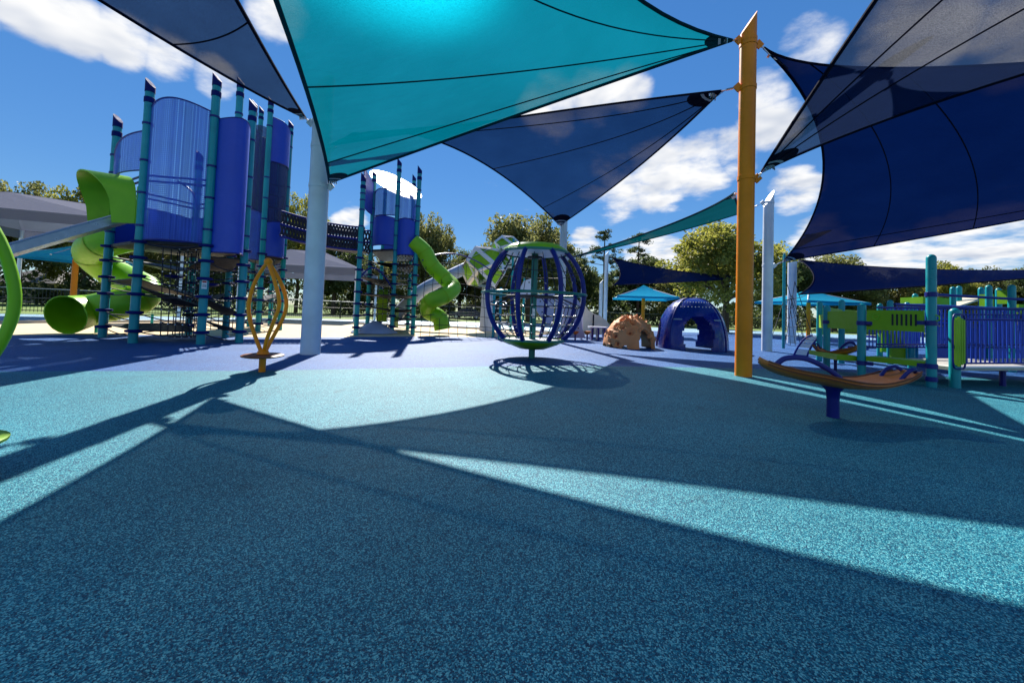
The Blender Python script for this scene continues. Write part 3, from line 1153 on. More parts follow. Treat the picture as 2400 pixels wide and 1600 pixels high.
# second, taller bay behind
spec2 = {'f': (604, 776, 243), 'g': (655, 773, 296), 'h': (632, 763, 300), 'j': (583, 765, 262), 'k': (566, 773, 250)}
PB = {}
for k, (px, py, pt) in spec2.items():
    p = gnd(px, py)
    PB[k] = V(p.x, p.y, 0)
    o = tower_post(big, PB[k], ht(p, pt), 0.105, ZC + [3.3])
    clamp_rings(big, PB[k], [3.9, 4.8, 5.7, 6.6, ht(p, pt) - 1.0], 0.105, o)
ctr2 = sum(PB.values(), V(0, 0, 0)) / len(PB)
zb = ht(PB['f'], 598)
zt2 = ht(PB['f'], 262)
arc_panel(big, PB['f'], PB['g'], 0.35, ht(PB['f'], 375), ht(PB['f'], 285), 'blue', ctr2, (0.25, -.3))
arc_panel(big, PB['f'], PB['g'], 0.35, zb, ht(PB['f'], 520), 'blue', ctr2)
arc_panel(big, PB['f'], PB['g'], 0.28, ht(PB['f'], 518), ht(PB['f'], 378), 'blue_mesh', ctr2, rim=False)
arc_panel(big, PB['k'], PB['f'], 0.25, zb - .2, ht(PB['f'], 500), 'blue_perf', ctr2)
arc_panel(big, PB['k'], PB['f'], 0.2, ht(PB['f'], 500), ht(PB['f'], 300), 'blue_mesh', ctr2, rim=False)
arc_panel(big, PB['g'], PB['h'], 0.3, zb, zt2, 'blue_mesh', ctr2)
arc_panel(big, PB['h'], PB['j'], 0.3, zb, zt2 + .3, 'blue', ctr2)
arc_panel(big, PB['j'], PB['k'], 0.3, zb, zt2 + .3, 'blue', ctr2)
ord2 = ['k', 'f', 'g', 'h', 'j']
big.add('deck', MB().plate([PB[k] + V(0, 0, zb) for k in ord2], V(0, 0, 1), 0.08), 'black')
rp = MB()
for k, q in zip(ord2, ord2[1:] + ord2[:1]):
    for z in ZC + [3.3]:
        rp.tube(sag(PB[k] + V(0, 0, z), PB[q] + V(0, 0, z + random.uniform(-.3, .3)), 0.06), 0.016, 5)
for z in (5.3, 5.9, 6.4):
    rp.tube([PB['f'] + V(0, 0, z), ctr2 + V(0, 0, z + .5), PB['g'] + V(0, 0, z + .2)], 0.03, 6)
big.add('ropes', rp, 'rope', kind='stuff')
belt(big, [PB['f'] + V(0, 0, 1.2), PB['g'] + V(0, 0, 1.6), PB['h'] + V(0, 0, 1.7), PB['k'] + V(0, 0, 1.3)])
belt(big, [PB['f'] + V(0, 0, 2.4), PB['g'] + V(0, 0, 2.7), PB['h'] + V(0, 0, 2.8), PB['k'] + V(0, 0, 2.5)])
net(big, PB['k'] + V(0, 0, .3), PB['g'] + V(0, 0, .3), PB['k'] + V(0, 0, 3.2), PB['g'] + V(0, 0, 3.2), 4, 6, 0.014, 0.05)
# green hood over the slide mouth
am, bm = PA['a'], PA['b']
ax = (bm - am).normalized()
outv = V(ax.y, -ax.x, 0)
if (am - ctr1).dot(outv) < 0:
    outv = -outv
zh0, zh1 = ht(bm, 524), ht(bm, 404)
wid = (bm - am).length
def hood(u, v):
    # arch profile drawn out into a lip on the left
    a_ = math.pi * u
    x = 0.5 - 0.5 * math.cos(a_) * (0.86)
    z = zh0 + (zh1 - zh0) * min(1, math.sin(a_) ** 0.45 if math.sin(a_) > 0 else 0)
    return am + ax * (wid * (x * (1 - .05 * v)) - 0.15 * v) + outv * (0.08 + 0.85 * v * (0.45 + 0.55 * math.sin(a_))) + V(0, 0, z - 0.04 * v)
big.add('slide_hood', MB().sheet(hood, 20, 6, 0.03), 'green')
for x in (0.03, 0.97):
    hp = MB()
    hp.box(am + ax * (wid * x) + outv * .05 + V(0, 0, (zh0 + zh1) / 2 - .2), (0.2, 0.06, zh1 - zh0 - .4), Matrix.Rotation(math.atan2(ax.y, ax.x), 3, 'Z'))
    big.add('hood_side', hp, 'green')
big.add('hood_post', MB().tube([am.lerp(bm, .45) + outv * .1 + V(0, 0, zh0), am.lerp(bm, .45) + outv * .1 + V(0, 0, zh1 - .1)], .03, 8), 'navy')
# straight steel slide running off to the left
s0 = at(298, 517, (am.y + bm.y) / 2 - 0.1)
s1 = at(-10, 606, 9.2)
s2 = s1 + (s1 - s0) * 0.9
s2.z = 0.55
chute(big, [s0 + V(.5, .1, .05), s0, s0.lerp(s1, .5), s1, s2, s2 + V(-.7, -.3, -.02)], 0.55, 0.2)
for q in (s1 + V(-.4, .2, 0), s2):
    big.add('slide_leg', MB().tube([V(q.x, q.y, 0), V(q.x, q.y, q.z - .04)], 0.05, 8), 'silver')
# green spiral tube slide
Yt = PA['a'].y + 1.5
tube_slide(big, [at(345, 540, Yt + .2), at(300, 556, Yt), at(240, 570, Yt - .2), at(218, 596, Yt + .3), at(268, 640, Yt + 1.0), at(335, 676, Yt + .6), at(322, 702, Yt - .1), at(262, 716, Yt - .4), at(205, 728, Yt - .6), at(154, 738, Yt - 1.22)], 0.5, 'green', flare=.22)
for q in ((225, 780), (355, 770)):
    p = gnd(*q)
    big.add('slide_leg', MB().tube([V(p.x, p.y, 0), V(p.x, p.y, 0.6)], 0.045, 8), 'teal')

# ---- round tower in the middle
mt = Thing('play_tower', 'slim round play tower with blue panels behind the silver post', 'play tower', gnd(905, 780))
spec3 = {'a': (834, 785, 420), 'b': (860, 777, 408), 'c': (918, 781, 384), 'd': (967, 783, 402), 'e': (955, 772, 420), 'f': (888, 768, 420)}
PC = {}
for k, (px, py, pt) in spec3.items():
    p = gnd(px, py)
    PC[k] = V(p.x, p.y, 0)
    o = tower_post(mt, PC[k], ht(p, pt), 0.1, ZC + [3.25])
    clamp_rings(mt, PC[k], [3.9, 4.6, 5.3, 6.0, ht(p, pt) - .9], 0.1, o)
ctr3 = sum(PC.values(), V(0, 0, 0)) / 6
hz = lambda py: ht(PC['c'], py)
arc_panel(mt, PC['a'], PC['b'], .12, hz(500), hz(425), 'blue', ctr3)
arc_panel(mt, PC['b'], PC['c'], .3, hz(575), hz(512), 'blue', ctr3)
arc_panel(mt, PC['c'], PC['d'], .3, hz(598), hz(520), 'blue', ctr3)
arc_panel(mt, PC['b'], PC['c'], .3, hz(505), hz(448), 'blue_perf', ctr3)
arc_panel(mt, PC['c'], PC['d'], .3, hz(515), hz(453), 'blue_perf', ctr3)
arc_panel(mt, PC['d'], PC['e'], .2, hz(590), hz(440), 'blue_perf', ctr3)
arc_panel(mt, PC['e'], PC['f'], .3, hz(560), hz(500), 'blue', ctr3)
ord3 = ['a', 'b', 'c', 'd', 'e', 'f']
mt.add('deck', MB().plate([PC[k] + V(0, 0, hz(585)) for k in ord3], V(0, 0, 1), 0.1), 'black')
# added pale disc tipped towards the viewer, imitating glare in the tower top
def rf(u, v):
    a_ = 2 * math.pi * u
    r_ = 1.28 * v
    tilt = 0.14
    return ctr3 + V(.15 + r_ * math.cos(a_), r_ * math.sin(a_), hz(417) - r_ * math.sin(a_) * tilt - r_ * math.cos(a_) * .3)
mt.add('glare_disc', MB().grid(lambda u, v: rf(u, max(v, 0.001)), 36, 4, True), 's_white')
rp = MB()
for k, q in zip(ord3, ord3[1:] + ord3[:1]):
    for z in ZC + [3.25]:
        rp.tube(sag(PC[k] + V(0, 0, z), PC[q] + V(0, 0, z + random.uniform(-.25, .25)), 0.06), 0.016, 5)
mt.add('ropes', rp, 'rope', kind='stuff')
arc = MB()
a0, a1 = PC['a'] + V(0, 0, 2.3), PC['c'] + V(0, 0, 2.0)
arc.tube([a0.lerp(a1, i / 14) + V(0, -.35 * math.sin(math.pi * i / 14), .75 * math.sin(math.pi * i / 14)) for i in range(15)], .035, 8)
mt.add('arch_bar', arc, 'navy')
for z in (0.55, 1.15, 1.9, 2.6, 3.2):
    ks = random.sample(ord3, 4)
    ks.sort()
    belt(mt, [PC[k] + V(0, 0, z + random.uniform(-.2, .2)) for k in ks])
net(mt, PC['b'] + V(0, 0, .2), PC['c'] + V(0, 0, .2), PC['b'] + V(0, 0, 2.4), PC['c'] + V(0, 0, 2.4), 5, 6, 0.013, 0.05)
net(mt, PC['c'] + V(0, 0, 2.6), PC['d'] + V(0, 0, 2.6), PC['c'] + V(0, 0, 3.8), PC['d'] + V(0, 0, 3.8), 6, 5, 0.013, 0.02)
mt.add('climbing_plate', MB().box(ctr3 + V(-.3, .1, 1.3), (0.5, 0.06, 1.6)), 'green_dk')
mt.add('climbing_plate', MB().box(ctr3 + V(.35, .3, .7), (0.12, 0.5, 1.0)), 'green_dk')
Y3 = PC['d'].y
tube_slide(mt, [at(968, 566, Y3), at(995, 590, Y3 + .1), at(1012, 622, Y3 + .2), at(1042, 652, Y3 + .5), at(1062, 675, Y3 + .2), at(1040, 694, Y3 - .5), at(1010, 706, Y3 - .6), at(1004, 728, Y3 - .1), at(1030, 745, Y3), at(1037, 772, Y3)], 0.37, 'green')
cone = MB()
cone.lathe([(0.02, 0.0), (1.05, 0.02), (1.0, 0.08), (0.1, 0.55), (0.05, 0.56)], gnd(878, 780), 24)
mt.add('mound', cone, 'grey_pl')

# ---- net tunnel bridge between the towers
b0, b1 = at(672, 500, 16.4), at(862, 537, 17.6)
br = Thing('net_bridge', 'dark blue net tunnel bridge joining the two towers', 'bridge', (b0 + b1) / 2)
bd = (b1 - b0)
for yo in (-.38, .38):
    off = V(0, yo, 0)
    for z, r_ in ((0.0, .04), (-.55, .06), (-1.05, .05)):
        br.add('rail', MB().tube(sag(b0 + off + V(0, 0, z), b1 + off + V(0, 0, z), .12, 10), r_, 8), 'navy')
    for zt_, zb_ in ((-.02, -.53), (-.57, -1.03)):
        lat = MB()
        n = 26
        for i in range(n):
            for s_ in (0, 1):
                u0, u1 = i / n, (i + 1) / n
                p0 = b0.lerp(b1, u0) + off + V(0, 0, (zt_ if s_ else zb_) - .48 * u0 * (1 - u0))
                p1 = b0.lerp(b1, u1) + off + V(0, 0, (zb_ if s_ else zt_) - .48 * u1 * (1 - u1))
                lat.tube([p0, p1], 0.036, 5)
        br.add('lattice', lat, 'rope')
fl = MB().sheet(lambda u, v: b0.lerp(b1, u) + V(0, -.36 + .72 * v, -1.06 - .48 * u * (1 - u)), 10, 2, 0.05)
br.add('walkway', fl, 'black')


# ------------------------------------------------------------------ globe spinner
gc = gnd(1246, 839)
gc = V(gc.x, gc.y, 0)
gl = Thing('globe_spinner', 'globe shaped rope spinner with green cap and bowl and blue ribs', 'spinner', gc)
zc, GR = ht(gc, 692), 1.33
zr0, zr1 = ht(gc, 794), ht(gc, 593)
GV = GR * 1.09
ra0 = GR * math.sqrt(max(.1, 1 - ((zc - zr0) / GV) ** 2)) + .03
ra1 = GR * math.sqrt(max(.1, 1 - ((zr1 - zc) / GV) ** 2)) + .02
zd, zu = ht(gc, 818), ht(gc, 571)
gl.add('post', MB().lathe([(.085, -.01), (.085, zr1)], gc, 18), 'teal_dk')
gl.add('hub', MB().lathe([(.09, zr1 - .16), (.2, zr1 - .15), (.2, zr1 - .1), (.09, zr1 - .08)], gc, 18), 'black')
gl.add('bowl', MB().lathe([(.12, zd), (.35, zd + .02), (ra0 * .8, zr0 - .13), (ra0 * .97, zr0 - .05), (ra0 + .02, zr0), (ra0 - .02, zr0 + .02), (ra0 - .05, zr0 - .02), (.1, zr0 - .03)], gc, 40), 'green_dk')
gl.add('bowl_rim', MB().lathe([(ra0 + .012, zr0 - .035), (ra0 + .04, zr0 - .03), (ra0 + .04, zr0 + .02), (ra0 + .012, zr0 + .025)], gc, 40, False), 'teal_dk')
gl.add('floor', MB().lathe([(.1, zr0 - .025), (ra0 - .06, zr0 - .015), (ra0 - .06, zr0 - .005), (.1, zr0 - .005)], gc, 40), 'white')
cap = gl.add('cap', MB().lathe([(ra1 - .03, zr1 - .01), (ra1 + .03, zr1 + .01), (ra1, zr1 + .07), (ra1 * .8, zu - .07), (ra1 * .45, zu - .015), (.02, zu)], gc, 40, False), 'green')
gl.add('cap_lining', MB().lathe([(.1, zr1 - .03), (ra1 - .04, zr1 - .015), (ra1 * .6, zr1 + .05), (.1, zr1 + .08)], gc, 40, False), 'white', cap)
gl.add('cap_rim', MB().lathe([(ra1 + .02, zr1 - .04), (ra1 + .055, zr1 - .03), (ra1 + .055, zr1 + .02), (ra1 + .02, zr1 + .03)], gc, 40, False), 'teal_dk', cap)
th0, th1 = math.asin((zr0 - zc) / GV), math.asin((zr1 - zc) / GV)
def gpt(az, th, r=GR):
    return gc + V(r * math.cos(th) * math.cos(az), r * math.cos(th) * math.sin(az), zc + r * 1.09 * math.sin(th))
NR = 8
azs = [R(22.5 + 3 + 45 * k) for k in range(NR)]
for az in azs:
    rb = MB().tube([gpt(az, th0 + (th1 - th0) * i / 18) for i in range(19)], .06, 8, flat=1.0)
    o = gl.add('rib', rb, 'navy')
    bk = MB()
    for f in (.12, .3, .5, .68):
        bk.box(gpt(az, th0 + (th1 - th0) * f, GR - .03), (.05, .05, .05))
    gl.add('rope_clips', bk, 'chrome', o, kind='stuff')
gl.add('ring', MB().tube([gpt(2 * math.pi * i / 48, 0.02, GR + .045) for i in range(48)], .035, 8, closed=True), 'teal_dk')
gl.add('inner_ring', MB().tube([gpt(2 * math.pi * i / 40, -.05, .72) for i in range(40)], .022, 8, closed=True), 'black')
for k in range(NR):
    rp = MB()
    a0, a1 = azs[k], azs[k] + R(45)
    for f in (.1, .2, .3, .4, .74):
        th = th0 + (th1 - th0) * f
        rp.tube(sag(gpt(a0, th, GR - .03), gpt(a1, th, GR - .03), .03, 5), .011, 5)
    for g_ in (.33, .67):
        az = a0 + (a1 - a0) * g_
        rp.tube([gpt(az, th0 + (th1 - th0) * f, GR - .05) for f in (0, .1, .2, .3, .4)], .011, 5)
        rp.tube([gpt(az, th0 + (th1 - th0) * .4, GR - .05), gc + V(.72 * math.cos(az), .72 * math.sin(az), zc - .05)], .011, 5)
        rp.tube([gpt(az, th0 + (th1 - th0) * .56, GR - .02), gpt(az, th1, GR - .1)], .011, 5)
    o = gl.add('rope_net', rp, 'rope')
    kn = MB()
    for f in (.1, .2, .3, .4):
        for g_ in (.33, .67):
            kn.ball(gpt(a0 + (a1 - a0) * g_, th0 + (th1 - th0) * f, GR - .05), .026, 6)
    gl.add('knot_fittings', kn, 'chrome', o, kind='stuff')
    gl.add('spoke', MB().tube([gc + V(.08 * math.cos(a0), .08 * math.sin(a0), zc - .05), gpt(a0, -.04, .72)], .018, 6), 'black')
for z_, h_ in ((zc - .45, .1), (zc - .6, .14)):
    gl.add('sticker', MB().sheet(lambda u, v: gc + V(.0885 * math.sin((u - .5) * 1.0), -.0885 * math.cos((u - .5) * 1.0), z_ + h_ * v), 5, 1, .003), 'sticker')


# ------------------------------------------------------------------ standing whirl spinners
def whirl(base, col, disc, label, group='standing whirl spinners', turn=0.0):
    t = Thing('whirl_spinner', label, 'spinner', base, group)
    b = V(base.x, base.y, 0)
    t.add('post', MB().lathe([(.055, -.01), (.055, .3)], b, 14), col)
    t.add('disc', MB().lathe([(.05, .245), (.27, .255), (.325, .27), (.33, .29), (.3, .305), (.05, .3)], b, 30), disc)
    t.add('collar', MB().lathe([(.05, .3), (.1, .31), (.085, .36), (.04, .4)], b, 16), col)
    for k, (az, kink) in enumerate(((180, .0), (-38, .05), (58, -.05))):
        a_ = R(az) + turn
        d = V(math.cos(a_), math.sin(a_), 0)
        s_ = V(-d.y, d.x, 0)
        pts = smoothpath([b + V(0, 0, .34) + d * .03, b + d * .15 + V(0, 0, .6), b + d * .27 + s_ * kink + V(0, 0, .92), b + d * .30 + s_ * kink * 2 + V(0, 0, 1.2), b + d * .22 + s_ * kink + V(0, 0, 1.55), b + d * .07 + V(0, 0, 1.84), b + V(0, 0, 1.9)], 5)
        t.add('bar', MB().tube(pts, .032, 10), col)
    t.add('ball', MB().ball(b + V(0, 0, 1.93), .07, 16), col)
    return t


whirl(gnd(614, 871), 'orange', 'brown_dk', 'orange standing whirl spinner with three bowed bars')
whirl(V(-3.44, 2.28, 0), 'green', 'green_dk', 'lime green whirl spinner cut off by the left edge', turn=R(-128))

# ------------------------------------------------------------------ brown rocking boards
def board_thing(base, label):
    t = Thing('balance_board', label, 'rocking board', base, 'brown balance boards on blue posts')
    b = V(base.x, base.y, 0)
    t.add('post', MB().lathe([(.068, -.01), (.066, .22), (.075, .33), (.13, .40)], b, 18), 'navy')
    xs = [(-.95, .66, .02), (-.9, .62, .1), (-.78, .55, .22), (-.6, .485, .31), (-.35, .43, .36), (-.05, .385, .34), (.25, .37, .28), (.5, .385, .25), (.75, .45, .235), (.92, .535, .2), (1.0, .59, .13)]
    path = smoothpath([V(*q) for q in xs], 4)
    n = 18
    def ring(q, th):
        out = []
        x, z, w = q.x, q.y, max(q.z, .012)
        for k in range(n):
            a_ = 2 * math.pi * k / n
            ca, sa = math.cos(a_), math.sin(a_)
            yy = w * math.copysign(abs(ca) ** .45, ca) * (1.0 if sa > 0 else .9)
            lift = .07 * (abs(yy) / .36) ** 2
            zz = z + lift + (th * .5) * (1 + math.copysign(abs(sa) ** .6, sa))
            out.append(b + V(x, yy, zz))
        return out
    mb = MB()
    m = len(path)
    for q in path:
        mb.v += [tuple(p) for p in ring(q, .085 + .035 * max(0, -q.x) - .05 * max(0, abs(q.x) - .7) / .3)]
    for i in range(m - 1):
        for k in range(n):
            kk = (k + 1) % n
            mb.f.append((i * n + k, i * n + kk, (i + 1) * n + kk, (i + 1) * n + k))
    mb.f += [tuple(range(n - 1, -1, -1)), tuple((m - 1) * n + k for k in range(n))]
    o = t.add('board', mb, 'brown', ang=70)
    for s_ in (-1, 1):
        for dz_, k_ in ((.035, .97), (.07, 1.0)):
            gv = MB().tube([b + V(q.x, s_ * q.z * k_, q.y + .07 * (q.z / .36) ** 2 + dz_) for q in path[4:-3]], .012, 6)
            t.add('edge_groove', gv, 'brown_dk', o)
    # blue hand hoop over the high end and grip at the low end
    hoop = MB().tube(smoothpath([b + V(-.80, -.1, .66), b + V(-.7, -.12, .74), b + V(-.48, -.14, .75), b + V(-.25, -.15, .66), b + V(-.05, -.15, .53), b + V(.0, -.15, .45)], 5), .024, 8, flat=1.4)
    t.add('hand_hoop', hoop, 'navy')
    grip = MB()
    grip.tube(smoothpath([b + V(.74, -.13, .52), b + V(.82, -.14, .62), b + V(.92, -.12, .66), b + V(.97, -.08, .62)], 4), .022, 8)
    t.add('grip', grip, 'navy')
    t.add('grip', MB().tube(smoothpath([b + V(.74, .13, .52), b + V(.82, .14, .62), b + V(.92, .12, .66), b + V(.97, .08, .62)], 4), .022, 8), 'navy')
    return t


bb = gnd(1952, 977)
bt = board_thing(V(bb.x, bb.y, 0), 'large brown balance board on a blue post nearest the camera')
b2 = copy_tree(bt.root, loc=at(1958, 850, 9.6) * 1.0, rz=R(112))
b2.location.z = 0
b2.scale = (.5, .5, 1.0)
b2['label'] = 'farther brown balance board seen above the nearest one'

# ------------------------------------------------------------------ crater rock
rk = (gnd(1422, 806) + gnd(1546, 824)) / 2 + V(0, .25, 0)
rk = V(rk.x, rk.y, 0)
RX, RZ = 0.98, ht(rk, 741)
rng = random.Random(5)
crs = []
for k in range(26):
    az, el = rng.uniform(0, 2 * math.pi), rng.uniform(.18, 1.35)
    crs.append((V(math.cos(el) * math.cos(az), math.cos(el) * math.sin(az), math.sin(el)), rng.uniform(.07, .14)))
for az, el, r_ in ((-125, 40, .12), (-110, 58, .1), (-140, 22, .12), (-105, 30, .13), (-95, 52, .12), (-150, 45, .1), (-132, 8, .1), (-30, 40, .1), (-20, 20, .1), (-160, 25, .1)):
    a_, e_ = R(az), R(el)
    crs.append((V(math.cos(e_) * math.cos(a_), math.cos(e_) * math.sin(a_), math.sin(e_)), r_))
def rock(u, v, d):
    az, el = 2 * math.pi * u, v * math.pi / 2 * .985
    n = V(math.cos(el) * math.cos(az), math.cos(el) * math.sin(az), math.sin(el))
    k = 1.0 + .02 * math.sin(az * 3 + 1) * math.cos(el) + .015 * math.sin(7 * az + el * 5)
    for c_, r_ in crs:
        x = (n - c_).length / r_
        if x < 1.6:
            k += -.11 * max(0, 1 - x * x) + .05 * math.exp(-((x - 1.08) / .22) ** 2)
    k -= d / 1.0
    return rk + V(n.x * RX * k, n.y * RX * k, max(-.01, n.z * RZ * k))
def rock_keep(u, v):
    az, el = 2 * math.pi * u, v * math.pi / 2
    n = V(math.cos(el) * math.cos(az), math.cos(el) * math.sin(az), math.sin(el))
    for a_, w_, h_ in ((-62, .40, .62), (72, .55, .72), (178, .2, .12), (-115, .1, .1), (-148, .1, .12)):
        c_ = V(math.cos(R(a_)), math.sin(R(a_)), 0)
        s_ = V(-c_.y, c_.x, 0)
        if n.dot(c_) > 0 and (n.dot(s_) / w_) ** 2 + (n.z / h_) ** 2 < 1:
            return False
    return True
rt = Thing('crater_rock', 'terracotta climbing rock with craters and a tunnel beside the blue dome', 'climbing rock', rk)
rt.add('shell', MB().shell(rock, 110, 46, rock_keep, .10), 'terra', ang=50)
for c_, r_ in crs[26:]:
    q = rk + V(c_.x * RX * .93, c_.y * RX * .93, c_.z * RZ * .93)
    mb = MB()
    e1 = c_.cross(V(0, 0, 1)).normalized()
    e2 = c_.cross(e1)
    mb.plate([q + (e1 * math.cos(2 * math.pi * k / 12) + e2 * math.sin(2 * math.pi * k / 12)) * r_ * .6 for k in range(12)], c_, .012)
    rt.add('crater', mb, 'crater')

# ------------------------------------------------------------------ blue dome
dm = (gnd(1566, 812) + gnd(1722, 830)) / 2 + V(0.05, .75, 0)
dm = V(dm.x, dm.y, 0)
DR, DZ = 1.34, ht(dm, 699)
def dome(u, v, d):
    az, el = 2 * math.pi * u, v * math.pi / 2 * .99
    sq = 1.0 / max(abs(math.cos(az + .35)), abs(math.sin(az + .35))) ** .22   # slightly four-sided
    r_ = (DR - d) * (math.cos(el) ** .8) * sq
    return dm + V(r_ * math.cos(az), r_ * math.sin(az), (DZ - d) * math.sin(el) ** .95)
def dome_keep(u, v):
    p = dome(u, v, 0) - dm
    for k, (w_, h_) in enumerate(((.55, 1.2), (.5, 1.0), (.55, 1.2), (.5, 1.0))):
        a_ = R(-103) + k * math.pi / 2
        c_ = V(math.cos(a_), math.sin(a_), 0)
        s_ = V(-c_.y, c_.x, 0)
        if p.dot(c_) > 0 and (p.dot(s_) / w_) ** 2 + ((p.z - .55) / (h_ - .45)) ** 2 < 1 and p.z > .02:
            return False
        if p.dot(c_) > 0 and abs(p.dot(s_)) < w_ * .8 and p.z < .3:
            return False
    return True
dt = Thing('play_dome', 'glossy dark blue play dome with arched openings left of the orange post', 'play dome', dm)
M['dome'] = painted('glossy_blue_dome', srgb(12, 34, 128), 0.24, coat=0.25, var=0.05)
dt.add('shell', MB().shell(dome, 120, 44, dome_keep, .05), 'dome', ang=50)
for k in range(4):
    u = ((R(-58) + k * math.pi / 2) / (2 * math.pi)) % 1
    dt.add('seam_ridge', MB().tube([dome(u, i / 16, -.012) for i in range(17)], .028, 6), 'navy')
dots = MB()
for k in range(44):
    u = k / 44
    for v in (.60, .72):
        dots.ball(dome(u + (v > .7) * .011, v, -.004), .022, 6)
dt.add('cap_dots', dots, 'white', kind='stuff')
for k in (0, 2):
    a_ = R(-103) + k * math.pi / 2
    s_ = V(-math.sin(a_), math.cos(a_), 0)
    for s1_ in (-1, 1):
        st_ = MB().sheet(lambda u, v: dome((math.atan2((V(math.cos(a_), math.sin(a_), 0) + s_ * s1_ * (.52 + .42 * u)).y, (V(math.cos(a_), math.sin(a_), 0) + s_ * s1_ * (.52 + .42 * u)).x) / (2 * math.pi)) % 1, .37 + .02 * v, -.006), 6, 1, .004)
        dt.add('stripe', st_, 'web_lt')


# ------------------------------------------------------------------ umbrella shades
def umbrella(px, py_apex, py_eave, halfpx, Y, label, sides=4, rot=0.6, post='orange', mat='s_cyan', pr=.11, group='turquoise umbrella shades', valance=.14):
    c = at(px, py_eave, Y)
    t = Thing('umbrella_shade', label, 'umbrella', V(c.x, c.y, 0), group)
    b = V(c.x, c.y, 0)
    za, ze = ht(b, py_apex), ht(b, py_eave)
    rad = halfpx * Y / F
    t.add('post', MB().lathe([(pr, -.01), (pr, za - .1)], b, 16), post)
    apex = b + V(0, 0, za)
    cor = [b + V(rad * math.cos(rot + 2 * math.pi * k / sides), rad * math.sin(rot + 2 * math.pi * k / sides), ze) for k in range(sides)]
    for k in range(sides):
        p, q = cor[k], cor[(k + 1) % sides]
        m_ = (p + q) / 2
        def fn(u, v):
            e = p.lerp(q, u) + (b + V(0, 0, ze) - m_) * (.10 * 4 * u * (1 - u))
            r_ = apex.lerp(e, v)
            r_.z -= .10 * (za - ze) * 4 * v * (1 - v)
            return r_
        pn = t.add('canopy_panel', MB().grid(lambda u, v: fn(u, max(v, .002)), 10, 8), mat, ang=60)
        vl = MB().sheet(lambda u, v: fn(u, 1) - V(0, 0, valance * v), 10, 1, .01)
        t.add('valance', vl, mat, pn)
        t.add('rafter', MB().tube([apex - V(0, 0, .12), p - V(0, 0, .05)], .035, 6), 'silver')
    return t


umbrella(1508, 668, 697, 92, 25, 'turquoise umbrella shade on an orange post behind the crater rock')
umbrella(1895, 679, 708, 108, 24, 'turquoise umbrella shade with orange post behind the green playset', rot=.9)
umbrella(178, 574, 607, 118, 21, 'turquoise umbrella shade on an orange post seen under the steel slide', rot=.55, pr=.13)


def canopy(pts, label, posts_px, Y, ridge):
    """grey hip-roof canopy: eave corners, ridge ends"""
    cc = sum(pts, V(0, 0, 0)) / 4
    t = Thing('canopy', label, 'canopy', V(cc.x, cc.y, 0), 'grey fabric canopies')
    r0, r1 = ridge
    for poly in ((pts[0], pts[1], r1, r0), (pts[1], pts[2], r1), (pts[2], pts[3], r0, r1), (pts[3], pts[0], r0)):
        pn = t.add('canopy_panel', MB().plate(poly, (poly[1] - poly[0]).cross(poly[2] - poly[0]), .02), 's_hip', smooth=False)
    for k in range(4):
        p, q = pts[k], pts[(k + 1) % 4]
        t.add('valance', MB().sheet(lambda u, v: p.lerp(q, u) - V(0, 0, .03 + .5 * v), 4, 1, .012), 's_hip', smooth=False)
    for p in pts:
        t.add('post', MB().lathe([(.1, -.01), (.1, p.z)], V(p.x, p.y, 0) * .985 + V(cc.x, cc.y, 0) * .015, 12), 'silver_lt')
    return t


z_ = at(250, 510, 20).z
e0, e1 = at(-330, 475, 17), at(262, 528, 20)
canopy([V(e0.x, e0.y, z_), V(e1.x, e1.y, z_), V(e1.x - 3, e1.y + 8, z_), V(e0.x - 3, e0.y + 8, z_)], 'grey fabric canopy behind the steel slide at the left edge', None, 20,
       (V(e0.x + 1, e0.y + 4.2, z_ + 1.5), V(e1.x - 5, e1.y + 3.6, z_ + 1.5)))
e0, e1 = at(560, 612, 27), at(838, 628, 28)
z_ = e1.z
canopy([V(e0.x, e0.y, z_), V(e1.x, e1.y, z_), V(e1.x - 1, e1.y + 7, z_), V(e0.x - 1, e0.y + 7, z_)], 'grey fabric canopy seen behind the thick silver post', None, 28,
       (V(e0.x + 1.5, e0.y + 3.5, z_ + 1.55), V(e1.x - 4.2, e1.y + 3.5, z_ + 1.55)))


# ------------------------------------------------------------------ playset on the right
def rpost(t, p, zt, rad=.075, mat='teal'):
    prof = [(rad, -.01), (rad, zt - rad)] + [(rad * math.cos(R(a)), zt - rad + rad * math.sin(R(a))) for a in (20, 40, 60, 80)] + [(.002, zt)]
    return t.add('post', MB().lathe(prof, V(p.x, p.y, 0), 16), mat)


def clampz(t, p, z, o, rad=.075, d=None):
    mb = MB().lathe([(rad * 1.02, z - .05), (rad * 1.2, z - .045), (rad * 1.2, z + .045), (rad * 1.02, z + .05)], V(p.x, p.y, 0), 14, False)
    if d is not None:
        mb.box(V(p.x, p.y, z) + d * (rad + .06), (.12, .07, .08), Matrix.Rotation(math.atan2(d.y, d.x), 3, 'Z'))
    return t.add('clamp', mb, 'navy', o)


def span(a, b, z0, z1, th, ins=.1):
    """upright slab between two posts"""
    a, b = V(a.x, a.y, 0), V(b.x, b.y, 0)
    e = (b - a).normalized()
    m = (a + b) / 2
    return MB().box(V(m.x, m.y, (z0 + z1) / 2), ((b - a).length - 2 * ins, th, z1 - z0), Matrix.Rotation(math.atan2(e.y, e.x), 3, 'Z'))


